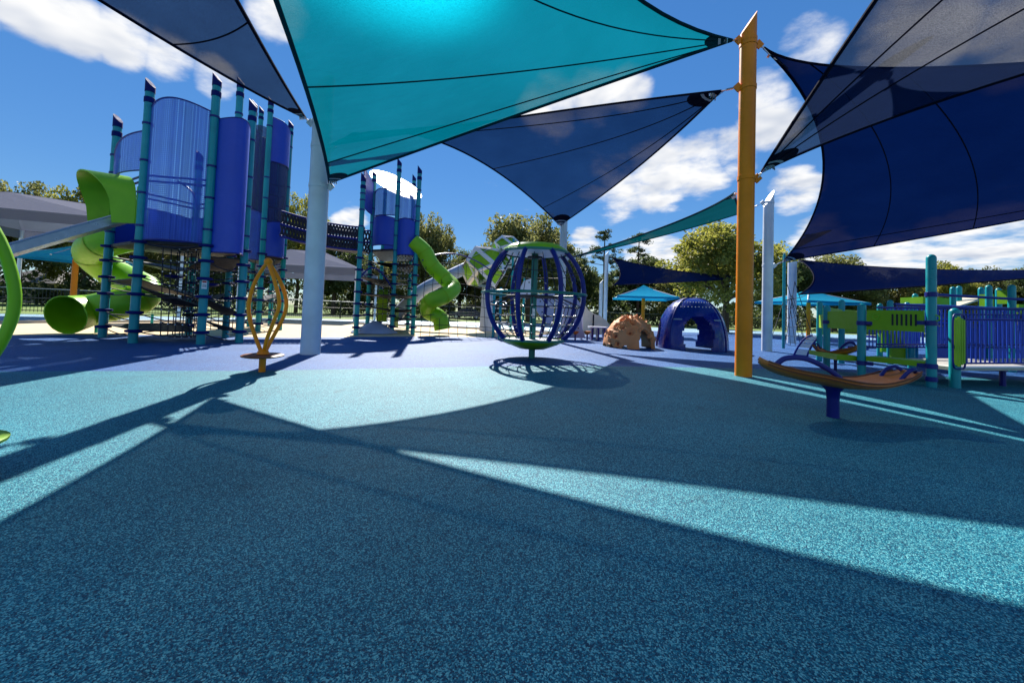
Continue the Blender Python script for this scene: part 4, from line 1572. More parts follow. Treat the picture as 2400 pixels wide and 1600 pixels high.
sp = {'p0': (1920, 846, 706), 'p1': (1937, 863, 715), 'p2': (2019, 885, 711), 'p3': (2183, 907, 596),
      'p4': (1972, 851, 702), 'p5': (2062, 846, 711), 'p6': (2086, 853, 703), 'p7': (2126, 850, 708), 'p8': (2136, 862, 723)}
PS = {k: gnd(a, b) for k, (a, b, c) in sp.items()}
ps = Thing('playset', 'low green and teal playset with slotted panels behind the balance board', 'playset', V(PS['p2'].x, PS['p2'].y, 0))
po = {}
for k, p in PS.items():
    po[k] = rpost(ps, p, ht(p, sp[k][2]), .078)
e12 = (PS['p2'] - PS['p1']).normalized()
e23 = (PS['p3'] - PS['p2']).normalized()
h2 = lambda py: ht(PS['p2'], py)
h3 = lambda py: ht(PS['p3'], py)
pa = ps.add('panel', span(PS['p1'], PS['p2'], h2(773), h2(728), .05), 'green_dk', smooth=False)
# raised pattern on the first panel
rel = MB()
e = e12
nrm = V(e.y, -e.x, 0)
if nrm.y > 0:
    nrm = -nrm
m12 = (PS['p1'] + PS['p2']) / 2
for i in range(7):
    rel.box(V(m12.x, m12.y, h2(752)) + e * (-.3 + .1 * i) + nrm * .03 + V(0, 0, .04 * math.sin(i * 2.1)), (.05, .02, .1), Matrix.Rotation(math.atan2(e.y, e.x), 3, 'Z'))
ps.add('relief', rel, 'green', pa, kind='stuff')
zt0, zt1 = h3(779), h3(728)
pb = ps.add('panel', span(PS['p2'], PS['p3'], zt0, zt1, .05), 'green_dk', smooth=False)
e = e23
nrm = V(e.y, -e.x, 0)
if nrm.y > 0:
    nrm = -nrm
m23 = (PS['p2'] + PS['p3']) / 2
rz = Matrix.Rotation(math.atan2(e.y, e.x), 3, 'Z')
for i in range(6):
    ps.add('slot', MB().box(V(m23.x, m23.y, (zt0 + zt1) / 2 + .02) + e * (-.02 + .072 * i) + nrm * .027, (.03, .012, .24), rz), 'black', pb)
for x in (-.3, .62):
    q = V(m23.x, m23.y, (zt0 + zt1) / 2 + .07) + e * x + nrm * .03
    ps.add('dial_ring', MB().tube([q + e * (.06 * math.cos(2 * math.pi * k / 20)) + V(0, 0, .06 * math.sin(2 * math.pi * k / 20)) for k in range(20)], .012, 6, closed=True), 'green', pb)
ps.add('knob', MB().box(V(m23.x, m23.y, (zt0 + zt1) / 2 - .12) + e * -.42 + nrm * .03, (.08, .02, .04), rz), 'black', pb)
# second upper panel with arched hump behind, side panels and seat planks
ps.add('panel', span(PS['p4'], PS['p5'], h2(745), h2(715), .05), 'green_dk', smooth=False)
ps.add('panel', span(PS['p5'], PS['p7'], h2(775), h2(722), .05), 'green_dk', smooth=False)
ps.add('panel', span(PS['p1'], PS['p4'], h2(745), h2(716), .05, .05), 'green_dk', smooth=False)
ps.add('panel', MB().box(V(PS['p8'].x - .3, PS['p8'].y + .1, .74), (.42, .06, .95)), 'green_dk', smooth=False)
ps.add('panel', MB().box(V(PS['p0'].x + .12, PS['p0'].y + .02, 1.25), (.16, .06, .85)), 'green', smooth=False)
ps.add('panel', span(PS['p0'], PS['p1'], h2(775), h2(735), .04, .06), 'green_dk', smooth=False)
def plank(a, b, z, w, name='step_plank', mat='green_dk', hh=.11):
    a, b = V(a.x, a.y, 0), V(b.x, b.y, 0)
    ee = (b - a).normalized()
    nn = V(-ee.y, ee.x, 0)
    if nn.y < 0:
        nn = -nn
    m_ = (a + b) / 2 + nn * (w / 2 - .02)
    return ps.add(name, MB().box(V(m_.x, m_.y, z), ((b - a).length - .17, w, hh), Matrix.Rotation(math.atan2(ee.y, ee.x), 3, 'Z')), mat, smooth=False)
plank(PS['p1'], PS['p2'], h2(842), .45)
plank(PS['p2'], PS['p3'], h3(855), .5)
plank(PS['p5'], PS['p7'], .78, 1.2, 'deck', 'navy', .08)
for k, zz, d in (('p1', h2(757), e12), ('p2', h2(757), e23), ('p3', h3(757), -e23), ('p2', h2(850), e23), ('p3', h3(858), -e23), ('p3', h3(690), None), ('p3', h3(888), None)):
    clampz(ps, PS[k], zz, po[k], .078, d)
# wedge bucket under the panels
ps.add('funnel', MB().lathe([(.05, .55), (.2, .95), (.22, 1.0), (.19, 1.0)], V(PS['p5'].x - .1, PS['p5'].y - .3, 0), 18), 'green_dk')
ps.add('panel', span(PS['p4'], PS['p6'], .95, 1.5, .05, .05), 'green_dk', smooth=False)
ps.add('panel', MB().box(V(PS['p6'].x + .25, PS['p6'].y + .3, .8), (.5, .06, .9)), 'green', smooth=False)
# small blue seat behind
ps.add('seat', MB().box(V(PS['p4'].x + .9, PS['p4'].y + .8, .35), (.9, .5, .08), Matrix.Rotation(R(-12), 3, 'Y')), 'blue')
# crawl arch ladder with pale rungs
l0, l1 = gnd(1858, 842), gnd(1889, 845)
t0, t1 = at(1905, 786, l0.y - .3), at(1928, 789, l0.y - .2)
la = Thing('arch_ladder', 'small curved ladder with pale rung plates at the left end of the playset', 'ladder', V(l0.x, l0.y, 0))
def rail(a, b, u):
    return V(a.x, a.y, 0).lerp(V(b.x, b.y, 0), u) + V(0, 0, b.z * math.sin(u * math.pi / 2) ** .75)
for a, b in ((l0, t0), (l1, t1)):
    la.add('side_rail', MB().tube([rail(a, b, i / 14) for i in range(15)], .028, 8), 'navy')
for i in range(5):
    u0, u1 = (i + .12) / 5.4 + .06, (i + .86) / 5.4 + .06
    la.add('rung', MB().plate([rail(l0, t0, u0), rail(l1, t1, u0), rail(l1, t1, u1), rail(l0, t0, u1)], V(0, -1, .4), .02), 'white', smooth=False)

# ---- ramp with railing
rp0 = gnd(2238, 908)
rp0 = V(rp0.x, rp0.y, 0)
rm = Thing('ramp', 'access ramp with blue baluster railing running off the right edge', 'ramp', rp0)
rend = rp0 + V(5.2, .55, 0)
ed = (rend - rp0).normalized()
rot = Matrix.Rotation(math.atan2(ed.y, ed.x), 3, 'Z')
nb = V(-ed.y, ed.x, 0)
zb_, zt_ = ht(rp0, 851), ht(rp0, 748)
rpo = rpost(rm, rp0, ht(rp0, 722), .085)
zdk = zb_ - .06
def ramp_side(off, mat='navy', zshift=0):
    a = rp0 + nb * off
    for z in (zb_ + zshift, zt_ + zshift):
        rm.add('rail', MB().tube([a + V(0, 0, z), a + ed * 5.2 + V(0, 0, z + .12)], .022, 8), mat)
    bl = MB()
    for i in range(46):
        q = a + ed * (.28 + i * .107) + V(0, 0, .0025 * i + zshift)
        bl.tube([q + V(0, 0, zb_), q + V(0, 0, zt_)], .0135, 6)
    rm.add('balusters', bl, 'blue', kind='stuff')
ramp_side(0)
ramp_side(1.5, 'navy', .25)
ramp_side(2.2, 'navy', .12)
dk = MB()
dk.box(rp0 + ed * 2.6 + nb * .75 + V(0, 0, zdk), (5.2, 1.45, .07), rot @ Matrix.Rotation(R(-1.3), 3, 'Y'))
rm.add('deck', dk, 'concrete', smooth=False)
rm.add('deck_edge', MB().tube([rp0 + V(0, 0, zdk - .02) - nb * .01, rp0 + ed * 5.2 + V(0, 0, zdk + .1) - nb * .01], .03, 6), 'white')
for s_ in (1.6, 3.4, 5.0):
    rm.add('leg', MB().tube([rp0 + ed * s_ + nb * .3, rp0 + ed * s_ + nb * .3 + V(0, 0, zdk)], .05, 8), 'navy')
p3 = V(PS['p3'].x, PS['p3'].y, 0)
for py in (690, 711):
    z = ht(p3, py)
    rm.add('hand_rail', MB().tube([p3 + V(.08, .02 + (py > 700) * .8, z), rp0 + ed * 2.2 + nb * (.2 + (py > 700) * .9) + V(0, 0, z + .0), rp0 + ed * 5.2 + nb * (.2 + (py > 700) * .9) + V(0, 0, z + .1)], .028, 8), 'navy')
# slatted end board in a rounded frame
fr = MB()
w_, h_ = .145, (zt_ - zb_) / 2 + .1
fc = rp0 + V(-.05, -.12, (zt_ + zb_) / 2)
loop = []
for k in range(28):
    a_ = 2 * math.pi * k / 28
    ca, sa = math.cos(a_), math.sin(a_)
    loop.append(fc + ed * (w_ * (abs(ca) ** .4) * (1 if ca > 0 else -1)) + V(0, 0, h_ * (abs(sa) ** .3) * (1 if sa > 0 else -1)))
rm.add('end_frame', MB().tube(loop, .016, 8, closed=True), 'navy')
for i in range(5):
    rm.add('slat', MB().box(fc + ed * (-.1 + .05 * i), (.04, .035, 2 * h_ - .1 - .06 * abs(i - 2)), rot), 'green_dk')

# ---- larger playset beyond the ramp
far = Thing('playset', 'taller playset with lime panels and blue railings beyond the ramp', 'playset', V(*at(2300, 800, 13).xy, 0))
fp = []
for px, pt, Y in ((2145, 688, 14), (2234, 672, 13.5), (2248, 670, 14.5), (2300, 673, 14), (2318, 668, 12.5), (2341, 675, 13.5), (2372, 667, 11), (2440, 665, 11), (2520, 665, 12)):
    p = at(px, 760, Y)
    p = V(p.x, p.y, 0)
    rpost(far, p, ht(p, pt), .08)
    fp.append(p)
def fbox(x0, x1, y0, y1, Y, th, mat, name='panel'):
    a, b = at(x0, y1, Y), at(x1, y0, Y)
    return far.add(name, MB().box(((a.x + b.x) / 2, Y, (a.z + b.z) / 2), (b.x - a.x, th, b.z - a.z)), mat, smooth=False)
fbox(2136, 2180, 698, 712, 14, .8, 'green', 'roof_slab')
fbox(2190, 2232, 699, 716, 14, .06, 'green')
fbox(2308, 2316, 690, 722, 12.6, .3, 'green')
fbox(2352, 2362, 680, 712, 11.2, .3, 'green')
fbox(2385, 2470, 716, 735, 11.2, .06, 'green_dk')
a, b = at(2248, 718, 14), at(2312, 697, 14)
far.add('slide_bed', MB().plate([a, b, b + V(0, .9, 0), a + V(0, .9, 0)], V(-.3, 0, 1), .06), 'cream', smooth=False)
for x0, x1, y0, y1, Y in ((2095, 2240, 712, 752, 12.5), (2350, 2480, 728, 772, 11.2), (2200, 2360, 716, 748, 12.2)):
    a, b = at(x0, y0, Y), at(x1, y0, Y)
    za, zb2 = at(x0, y0, Y).z, at(x0, y1, Y).z
    far.add('rail', MB().tube([a, V(b.x, b.y, za)], .025, 8), 'blue')
    far.add('rail', MB().tube([V(a.x, a.y, zb2), V(b.x, b.y, zb2)], .025, 8), 'blue')
    bl = MB()
    n = int((b.x - a.x) / .11)
    for i in range(1, n):
        x = a.x + (b.x - a.x) * i / n
        bl.tube([V(x, Y, za), V(x, Y, zb2)], .011, 6)
    far.add('balusters', bl, 'blue', kind='stuff')
a, b = at(2090, 752, 12.6), at(2420, 752, 12.6)
far.add('deck', MB().box(((a.x + b.x) / 2, 13.3, a.z - .05), (b.x - a.x, 1.6, .1)), 'navy', smooth=False)
far.add('skirt', MB().box(((a.x + b.x) / 2 + .6, 12.75, a.z / 2 - .05), (b.x - a.x - 1.4, .06, a.z - .15)), 'blue', smooth=False)

# ---- rope climber beside the far silver posts
tp = gnd(1836, 816)
tp = V(tp.x, tp.y, 0)
rc = Thing('rope_climber', 'teal pole rope climber between the silver posts', 'rope climber', tp)
rc.add('pole', MB().lathe([(.06, -.01), (.06, ht(tp, 598)), (.03, ht(tp, 594))], tp, 14), 'teal')
q1 = V(*at(1888, 790, 17).xy, 0)
net(rc, tp + V(.1, 0, .2), q1 + V(0, 0, .3), tp + V(.1, 0, 2.2), q1 + V(-.6, 0, 2.4), 4, 5, .012, .1)
rp_ = MB()
for a, b in ((tp + V(0, 0, 3.4), q1 + V(0, 0, .2)), (tp + V(0, 0, 2.2), q1 + V(0, 0, 2.4)), (q1 + V(-.5, 0, 3.0), tp + V(.1, 0, .3)), (tp + V(0, 0, 2.2), tp + V(-.9, -.3, 0)), (q1 + V(-.5, 0, 3.0), q1 + V(.5, 0, .1))):
    rp_.tube(sag(a, b, .05), .014, 5)
rc.add('rope', rp_, 'rope', kind='stuff')

# ------------------------------------------------------------------ gem climber behind the globe
gy = 23.5
gm_ = at(1135, 627, gy)
gem = Thing('gem_climber', 'white and green faceted gem pods on a grey column left of the globe', 'climber', V(*at(1140, 776, gy).xy, 0))
phi = (1 + 5 ** .5) / 2
DV = [V(x, y, z) for x in (-1, 1) for y in (-1, 1) for z in (-1, 1)]
DV += [V(0, y / phi, z * phi) for y in (-1, 1) for z in (-1, 1)] + [V(x / phi, y * phi, 0) for x in (-1, 1) for y in (-1, 1)] + [V(x * phi, 0, z / phi) for x in (-1, 1) for z in (-1, 1)]
DN = [V(0, y, z * phi) for y in (-1, 1) for z in (-1, 1)] + [V(x, y * phi, 0) for x in (-1, 1) for y in (-1, 1)] + [V(x * phi, 0, z) for x in (-1, 1) for z in (-1, 1)]
def gempod(c, r, rotm, skip=()):
    for k, n0 in enumerate(DN):
        n_ = n0.normalized()
        vs = sorted(DV, key=lambda v: -v.dot(n_))[:5]
        cc = sum(vs, V(0, 0, 0)) / 5
        e1 = (vs[0] - cc).normalized()
        e2 = n_.cross(e1)
        vs.sort(key=lambda v: math.atan2((v - cc).dot(e2), (v - cc).dot(e1)))
        T = lambda v, s_, o_: c + rotm @ ((cc + (v - cc) * s_) / 1.732 * r + n_ * o_)
        fr = MB()
        A_ = [T(v, 1.0, 0) for v in vs] + [T(v, .74, .0) for v in vs] + [T(v, .97, -.09) for v in vs] + [T(v, .74, -.09) for v in vs]
        fs = []
        for i in range(5):
            j = (i + 1) % 5
            fs += [(i, j, 5 + j, 5 + i), (5 + i, 5 + j, 15 + j, 15 + i), (10 + j, 10 + i, 15 + i, 15 + j)]
        fr.add(A_, fs)
        o = gem.add('facet_frame', fr, 'white', smooth=False)
        if k not in skip:
            gem.add('facet_panel', MB().plate([T(v, .76, -.05) for v in vs], rotm @ n_, .03), 'green' if k % 3 else 'green_dk', o, smooth=False)
def facing(k, d):
    return DN[k].normalized().rotation_difference(Vector(d).normalized()).to_matrix()
gempod(gm_, 1.5, facing(0, (-.15, -1, -.05)))
gempod(at(1187, 590, gy + .6), 1.08, facing(0, (-.3, -1, .35)), (5, 7))
cb = at(1139, 777, gy)
gem.add('column', MB().lathe([(.42, -.01), (.36, 1.5), (.34, gm_.z - 1.1)], V(cb.x, cb.y, 0), 10), 'grey_pl', smooth=False)
for px, pb in ((1155, 790), (1170, 795)):
    p = gnd(px, pb)
    gem.add('ladder_post', MB().lathe([(.06, -.01), (.06, 2.2), (.03, 2.25)], V(p.x, p.y, 0), 12), 'teal')
for px, pb, pt in ((1196, 776, 560), (1225, 776, 650)):
    p = at(px, pb, gy)
    gem.add('ladder_post', MB().lathe([(.07, -.01), (.07, ht(p, pt))], V(p.x, p.y, 0), 12), 'teal')
for i in range(6):
    a = at(1160, 690 + i * 16, gy - 1)
    gem.add('step', MB().box(a + V(.3, 0, 0), (.7, .25, .06)), 'white')
tube_slide(gem, [at(1092, 628, gy), at(1060, 643, gy - .3), at(1035, 656, gy - .6), at(990, 680, gy - 1), at(955, 712, gy - 1.4), at(930, 738, gy - 1.6)], .36, 'grey_pl', ribs=False)
# arched net climber
ar = Thing('net_arch', 'arched rope net climber between the round tower and the gem pods', 'net climber', V(*gnd(1060, 788).xy, 0))
def archp(u, dy=0):
    a_, m_, b_ = at(990, 610, 17.8 + dy), at(1068, 566, 19 + dy), at(1158, 640, 20.5 + dy)
    return bez(a_, m_, b_, u)
for dy in (0, 1.1):
    ar.add('arch_bar', MB().tube([archp(i / 16, dy) for i in range(17)], .035, 8), 'navy')
nn = MB()
for i in range(9):
    u = .06 + .88 * i / 8
    top_, bot = archp(u), gnd(985 + 175 * i / 8, 786 + i * .6)
    nn.tube([top_.lerp(V(bot.x, bot.y, .0), j / 5) for j in range(6)], .012, 5)
for j in range(1, 8):
    f = j / 8
    nn.tube([archp(.06 + .88 * i / 8).lerp(V(*gnd(985 + 175 * i / 8, 786 + i * .6).xy, 0), f) for i in range(9)], .012, 5)
ar.add('rope_net', nn, 'rope')

# ------------------------------------------------------------------ pale climbing wall, cream slide, table and stools
wy = 18.5
cw = Thing('climbing_wall', 'pale grey bolted climbing panels seen through the globe', 'climbing wall', V(*at(1310, 790, wy).xy, 0))
def pxplate(t, pts, Y, th, mat, name='panel', label=None):
    q = [at(x, y, Y) for x, y in pts]
    for v in q:
        v.z = max(v.z, .0)
    return t.add(name, MB().plate(q, V(0, -1, 0), th), mat, smooth=False)
for pts, mt_, Y in (([(1258, 690), (1300, 688), (1296, 760), (1284, 760), (1268, 745), (1258, 728)], 'grey_pl', wy), ([(1302, 692), (1345, 694), (1350, 742), (1330, 788), (1296, 788), (1300, 740)], 'grey_pl', wy - .1),
                    ([(1352, 700), (1360, 712), (1364, 770), (1372, 792), (1330, 792), (1342, 760)], 'grey_pl', wy - .25), ([(1216, 680), (1228, 658), (1248, 652), (1248, 690), (1220, 700)], 'white', wy + .3)):
    o = pxplate(cw, pts, Y, .14, mt_)
    xs, ys = [p[0] for p in pts], [p[1] for p in pts]
    bm_ = MB()
    for fx, fy in ((.2, .25), (.75, .2), (.6, .75), (.3, .6)):
        bm_.box(at(min(xs) + fx * (max(xs) - min(xs)), min(ys) + fy * (max(ys) - min(ys)), Y - .075), (.06, .02, .06))
    cw.add('bolts', bm_, 'black', o, kind='stuff')
cw.add('post', MB().lathe([(.07, -.01), (.07, ht(at(1362, 790, wy), 672))], V(*at(1362, 790, wy).xy, 0), 12), 'white')
cs = Thing('wide_slide', 'cream sided wide slide between the globe and the crater rock', 'slide', V(*at(1390, 785, 20).xy, 0))
side_px = [(1364, 706), (1372, 716), (1380, 728), (1392, 735), (1406, 740), (1420, 750), (1432, 766), (1436, 784), (1362, 784)]
for Y in (20.0, 21.1):
    pxplate(cs, side_px, Y, .08, 'cream', 'side_panel')
bed = []
for x, y in side_px[:8]:
    bed.append(at(x, y + 8, 20.1))
cs.add('bed', MB().sheet(lambda u, v: bed[min(7, int(u * 7 + .5))] + V(0, .92 * v, 0), 7, 1, .04), 'cream', smooth=False)
for px in (1391,):
    a = at(px, 736, 19.93)
    cs.add('joint_strip', MB().box((a.x, a.y, a.z / 2), (.06, .03, a.z - .04)), 'web')
c_ = at(1398, 786, 20)
pt_ = Thing('picnic_table', 'small white topped table with navy legs left of the crater rock', 'table', V(*gnd(1400, 797).xy, 0))
b_ = pt_.loc
pt_.add('table_top', MB().box(b_ + V(0, 0, .62), (.85, .6, .06)), 'white', smooth=False)
for x in (-.3, .0, .3):
    pt_.add('leg', MB().box(b_ + V(x, 0, .3), (.08, .4, .59)), 'navy', smooth=False)
for px, py, lb in ((1348, 797, 'small wooden mushroom stool under the pale climbing wall'), (1376, 797, 'small wooden mushroom stool next to the white table')):
    q = gnd(px, py)
    s_ = Thing('mushroom_stool', lb, 'stool', V(q.x, q.y, 0), 'mushroom stools')
    s_.add('stem', MB().lathe([(.04, -.01), (.04, .3)], q, 10), 'navy')
    s_.add('seat', MB().lathe([(.05, .26), (.16, .36), (.17, .42), (.02, .43)], q, 16), 'brown')


# ------------------------------------------------------------------ fence, car, house
fpts = [V(-62, 10, 0), V(-34, 22.5, 0), V(-20, 33, 0), V(-7.6, 47, 0), V(8, 52, 0), V(30, 54, 0), V(66, 50, 0)]
fe = Thing('park_fence', 'dark metal picket fence round the back of the playground', 'fence', fpts[2])
post_src = None
pk, rl = MB(), []
for a, b in zip(fpts[:-1], fpts[1:]):
    L = (b - a).length
    n = max(2, int(L / 2.6))
    for i in range(n):
        p = a.lerp(b, i / n)
        if post_src is None:
            post_src = fe.add('post', MB().box(p + V(0, 0, .85), (.09, .09, 1.72)), 'fence', smooth=False)
            p_first = p
        else:
            fe.same(post_src, 'post', p - p_first)
    for z in (.2, 1.0, 1.62):
        fe.add('rail', MB().tube([a + V(0, 0, z), b + V(0, 0, z)], .028, 5), 'fence_g' if z > 1.5 else 'fence')
    m = int(L / .16)
    for i in range(m):
        p = a.lerp(b, (i + .5) / m)
        pk.box(p + V(0, 0, .85), (.018, .018, 1.5))
fe.add('pickets', pk, 'fence', smooth=False, kind='stuff')


def car(px, Y, label, paint, rz):
    c = at(px, 748, Y)
    c = V(c.x, c.y, 0)
    t = Thing('parked_car', label, 'car', c, 'cars parked beyond the fence')
    prof = [(-2.2, .35), (-2.25, .75), (-2.1, .95), (-1.2, 1.02), (-.55, 1.45), (.9, 1.48), (1.6, 1.08), (2.1, .98), (2.25, .7), (2.2, .35)]
    mb = MB()
    n = len(prof)
    wds = [.8, .85, .84, .84, .66, .66, .84, .84, .85, .8]
    mb.v += [tuple(c + V(x, -w, z)) for (x, z), w in zip(prof, wds)] + [tuple(c + V(x, w, z)) for (x, z), w in zip(prof, wds)]
    mb.f += [tuple(range(n)), tuple(range(2 * n - 1, n - 1, -1))] + [((i + 1) % n, i, n + i, n + (i + 1) % n) for i in range(n)]
    body = t.add('body', mb, paint, ang=30)
    for s_ in (-1, 1):
        t.add('side_window', MB().plate([c + V(-1.0, s_ * .82, 1.06), c + V(-.5, s_ * .69, 1.4), c + V(.85, s_ * .69, 1.42), c + V(1.35, s_ * .83, 1.08)], V(0, s_, .3), .03), 'glass', body, smooth=False)
        for x in (-1.35, 1.35):
            w = t.add('wheel', MB().tube([c + V(x, s_ * .70, .33), c + V(x, s_ * .88, .33)], .33, 18), 'tyre')
            t.add('rim', MB().tube([c + V(x, s_ * .875, .33), c + V(x, s_ * .89, .33)], .2, 14), 'chrome', w)
    t.add('windscreen', MB().plate([c + V(-1.17, -.76, 1.05), c + V(-1.17, .76, 1.05), c + V(-.62, .6, 1.42), c + V(-.62, -.6, 1.42)], V(-.6, 0, .8), .03), 'glass', body, smooth=False)
    t.add('rear_window', MB().plate([c + V(1.57, -.76, 1.11), c + V(1.57, .76, 1.11), c + V(.97, .6, 1.45), c + V(.97, -.6, 1.45)], V(.6, 0, .8), .03), 'glass', body, smooth=False)
    t.root.rotation_euler = (0, 0, rz)
    return t


car(1092, 53, 'dark parked car beyond the fence left of the grey gem column', 'carpaint', R(8))
hq = at(112, 700, 60)
hs = Thing('house', 'low house with grey hip roof and chimney beyond the left fence', 'house', V(hq.x, hq.y, 0))
hb = V(hq.x, hq.y, 0)
hs.add('wall', MB().box(hb + V(0, 0, 1.5), (10, 7, 3)), 'wall', smooth=False)
ro = MB()
ro.add([hb + V(-5.6, -4, 2.95), hb + V(5.6, -4, 2.95), hb + V(5.6, 4, 2.95), hb + V(-5.6, 4, 2.95), hb + V(-2.2, 0, 5.2), hb + V(2.2, 0, 5.2)], [(0, 1, 5, 4), (1, 2, 5), (2, 3, 4, 5), (3, 0, 4), (3, 2, 1, 0)])
ro_ = hs.add('roof', ro, 'roof', smooth=False)
hs.add('chimney', MB().box(hb + V(1.6, -.5, 5.0), (1.4, 1.0, 2.6)), 'concrete', ro_, smooth=False)
for x in (-3, 0, 3):
    wn_o = hs.add('window', MB().box(hb + V(x, -3.52, 1.6), (1.3, .08, 1.2)), 'white', smooth=False)
    hs.add('pane', MB().box(hb + V(x, -3.57, 1.6), (1.1, .04, 1.0)), 'glass', wn_o, smooth=False)


# ------------------------------------------------------------------ trees
def leaves(clumps, per, size, rng, squash=.8):
    mb = MB()
    vs, fs = mb.v, mb.f
    for c, cr in clumps:
        for _ in range(per):
            while True:
                d = V(rng.uniform(-1, 1), rng.uniform(-1, 1), rng.uniform(-1, 1))
                if d.length < 1:
                    break
            p = c + V(d.x, d.y, d.z * squash) * cr
            s_ = size * rng.uniform(.55, 1.25)
            n = V(rng.gauss(0, 1), rng.gauss(0, 1), rng.gauss(.5, 1)).normalized()
            e1 = n.orthogonal().normalized()
            e1.rotate(Matrix.Rotation(rng.uniform(0, 6.28), 3, n))
            e2 = n.cross(e1)
            o = len(vs)
            vs += [tuple(p - e1 * s_ * .5), tuple(p + e2 * s_ * .32 + n * s_ * .06), tuple(p + e1 * s_ * .55), tuple(p - e2 * s_ * .32 + n * s_ * .06)]
            fs.append((o, o + 1, o + 2, o + 3))
    return mb


def make_tree(mat, seed, H=10.0, CRd=4.2, base=.28, nc=230, per=105, leaf=.29, label='tree', conic=0.0):
    rng = random.Random(seed)
    t = Thing('broadleaf_tree', label, 'tree', V(0, 0, 0), 'trees behind the playground')
    clumps = []
    lobes = [(V(0, 0, H * .68), CRd * .6, H * .31), (V(0, 0, H * .55), CRd * .8, H * .3)]
    for k in range(7):
        a_ = 2 * math.pi * k / 7 + rng.uniform(-.3, .3)
        lobes.append((V(math.cos(a_) * CRd * rng.uniform(.45, .68), math.sin(a_) * CRd * rng.uniform(.45, .68), H * rng.uniform(base + .15, .76)), CRd * rng.uniform(.38, .55), H * rng.uniform(.15, .24)))
    for _ in range(nc):
        L = rng.choice(lobes)
        while True:
            d = V(rng.uniform(-1, 1), rng.uniform(-1, 1), rng.uniform(-1, 1))
            if .45 < d.length < 1:
                break
        clumps.append((L[0] + V(d.x * L[1], d.y * L[1], d.z * L[2]), rng.uniform(.55, 1.1)))
    crown = t.add('crown', leaves(clumps, per, leaf, rng), mat, smooth=False)
    tr = MB().tube(smoothpath([V(0, 0, -.1), V(.1, .05, H * .2), V(-.1, .1, H * .42), V(.1, 0, H * .7)], 4), [.32 - .02 * i for i in range(13)], 9)
    trk = t.add('trunk', tr, 'trunk')
    for k in range(7):
        L = lobes[k + 2]
        z0 = H * rng.uniform(.22, .42)
        t.add('limb', MB().tube(smoothpath([V(0, 0, z0), V(L[0].x * .45, L[0].y * .45, z0 + (L[0].z - z0) * .35), L[0]], 4), [.15 - .013 * i for i in range(9)], 6), 'trunk', trk)
    return t


def make_pine(seed, H=16.0, label='pine'):
    rng = random.Random(seed)
    t = Thing('pine_tree', label, 'tree', V(0, 0, 0), 'pines behind the playground')
    clumps, lm = [], []
    for k in range(26):
        z = H * rng.uniform(.56, .98)
        a_ = rng.uniform(0, 6.28)
        r_ = (1.05 - z / H) * H * .42 * rng.uniform(.5, 1.1) + .25
        e = V(math.cos(a_) * r_, math.sin(a_) * r_, z + r_ * .12)
        lm.append((V(0, 0, z - .25), e))
        clumps += [(e, rng.uniform(.4, .8)), (e * .6 + V(0, 0, z) * .4 + V(0, 0, .1), .45)]
    t.add('crown', leaves(clumps, 70, .26, rng, .6), 'leaf_p', smooth=False)
    trk = t.add('trunk', MB().tube([V(0, 0, -.1), V(.08, 0, H * .4), V(-.05, .05, H * .7), V(0, 0, H * .98)], [.26, .2, .14, .04], 8), 'trunk')
    for a, b in lm[:14]:
        t.add('limb', MB().tube([a, a.lerp(b, .5) + V(0, 0, -.05), b], [.06, .045, .02], 5), 'trunk', trk)
    return t


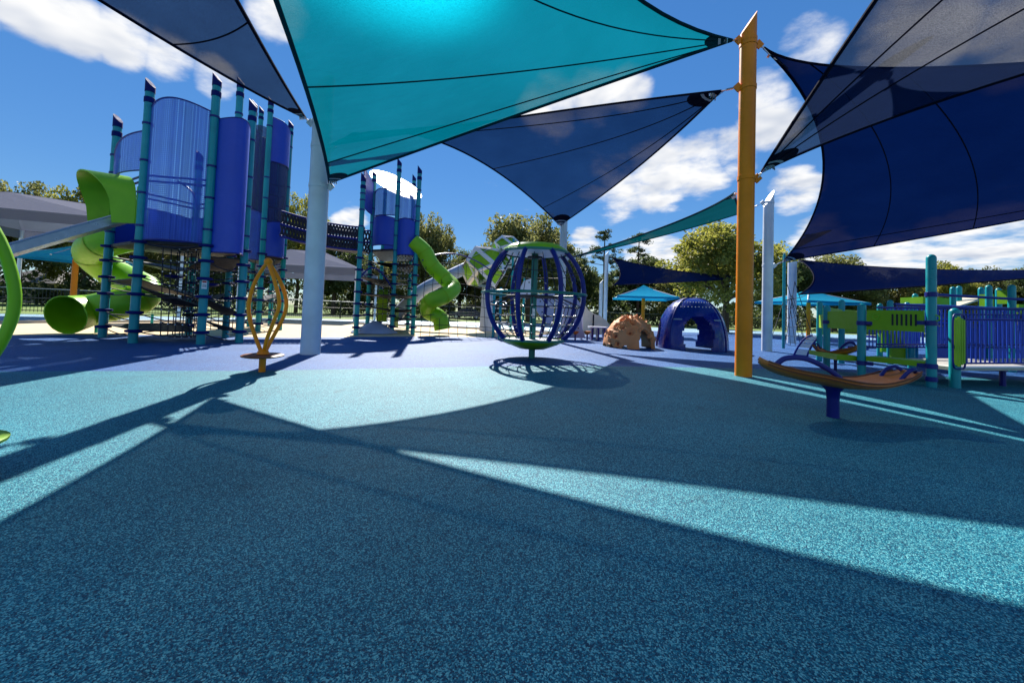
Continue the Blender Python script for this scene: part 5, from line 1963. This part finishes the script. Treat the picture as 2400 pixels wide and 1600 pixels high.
protos = {'a': make_tree('leaf_a', 11), 'b': make_tree('leaf_b', 12, nc=240), 'c': make_tree('leaf_c', 13, CRd=4.6, base=.12, nc=230), 'd': make_tree('leaf_a', 14, CRd=4.6, base=.05, nc=230)}
pine = make_pine(21)
TREES = [
    (-110, 432, 46, 190, 'a', 'olive tree cut by the left edge above the grey canopy'), (40, 418, 47, 165, 'a', 'olive leaved tree at the far left above the grey canopy'),
    (190, 432, 49, 150, 'c', 'yellowish tree above the grey canopy next to the big tower'), (300, 505, 60, 190, 'b', 'green tree behind the green slide hood'),
    (430, 520, 58, 180, 'd', 'dense tree behind the legs of the big tower'), (560, 540, 56, 170, 'b', 'green tree seen through the middle of the big tower'),
    (692, 466, 54, 120, 'c', 'yellow green tree just right of the big tower'), (780, 565, 52, 150, 'b', 'shrubby tree behind the canopy right of the silver post'),
    (990, 498, 54, 150, 'a', 'grey green tree right of the round tower'), (890, 590, 60, 170, 'd', 'dark tree behind the legs of the round tower'),
    (1075, 585, 62, 130, 'b', 'low tree behind the arched net climber'), (1240, 496, 50, 225, 'a', 'big olive tree directly behind the globe'),
    (1150, 600, 60, 150, 'd', 'dark tree behind the gem pods'), (1345, 590, 62, 120, 'b', 'tree just right of the globe'),
    (1700, 528, 38, 250, 'c', 'large bright tree behind the orange post'), (1590, 625, 54, 130, 'd', 'low tree between the far navy sail and the dome'),
    (1500, 600, 66, 140, 'b', 'tree behind the middle turquoise umbrella'), (1850, 600, 60, 130, 'b', 'dark tree between the silver posts on the right'),
    (1955, 592, 60, 190, 'a', 'broad tree above the dark navy sail'), (2080, 640, 60, 150, 'd', 'dark low tree behind the playset'),
    (2215, 618, 58, 120, 'c', 'pale tree top above the ramp'), (2300, 625, 60, 120, 'a', 'tree top just right of the pale one above the ramp'),
    (2390, 640, 56, 130, 'b', 'tree at the right edge behind the far playset'), (2480, 610, 58, 160, 'd', 'tree partly beyond the right edge'),
    (1430, 640, 70, 150, 'b', 'hazy tree behind the far silver posts')]
rt_ = random.Random(3)
used = set()
for px, pt, Y, wpx, kind, lb in TREES:
    q = at(px, 740, Y)
    q = V(q.x, q.y, 0)
    H_ = ht(q, pt)
    sx = wpx * Y / F / 2 / 4.7
    src = protos[kind].root
    o = src if kind not in used else copy_tree(src)
    used.add(kind)
    o.location = q
    o.rotation_euler = (0, 0, rt_.uniform(0, 6.28))
    o.scale = (sx * 1.1, sx * 1.1, H_ / 9.6)
    o['label'] = lb
for i, (px, pt, Y, lb) in enumerate(((1413, 528, 64, 'tall thin pine left of its twin above the far navy sail'), (1494, 535, 62, 'tall thin pine right of its twin above the far navy sail'))):
    q = at(px, 740, Y)
    o = pine.root if i == 0 else copy_tree(pine.root)
    o.location = V(q.x, q.y, 0)
    o.rotation_euler = (0, 0, 1.3 * i)
    k = ht(q, pt) / 16.3
    o.scale = (k * 1.0, k * 1.0, k)
    o['label'] = lb

# far mixed wood and undergrowth that reads as one mass
rng = random.Random(9)
cl = []
for _ in range(900):
    u = rng.random()
    x = -75 + 160 * u
    y = (58 if x > -15 else 58 + (x + 15) * .45) + rng.uniform(0, 12)
    if x < -40:
        y = max(y, 30)
    hmax = 4.5 + 3.2 * math.sin(x * .21) * math.sin(x * .077 + 1)
    cl.append((V(x, y, abs(rng.gauss(0, .5)) * hmax + .5), rng.uniform(.8, 1.5)))
wood = mesh_obj('far_wood', leaves(cl, 60, .5, rng), 'leaf_b', smooth=False)
tag(wood, 'dark mixed undergrowth behind the fence', 'undergrowth', kind='stuff')
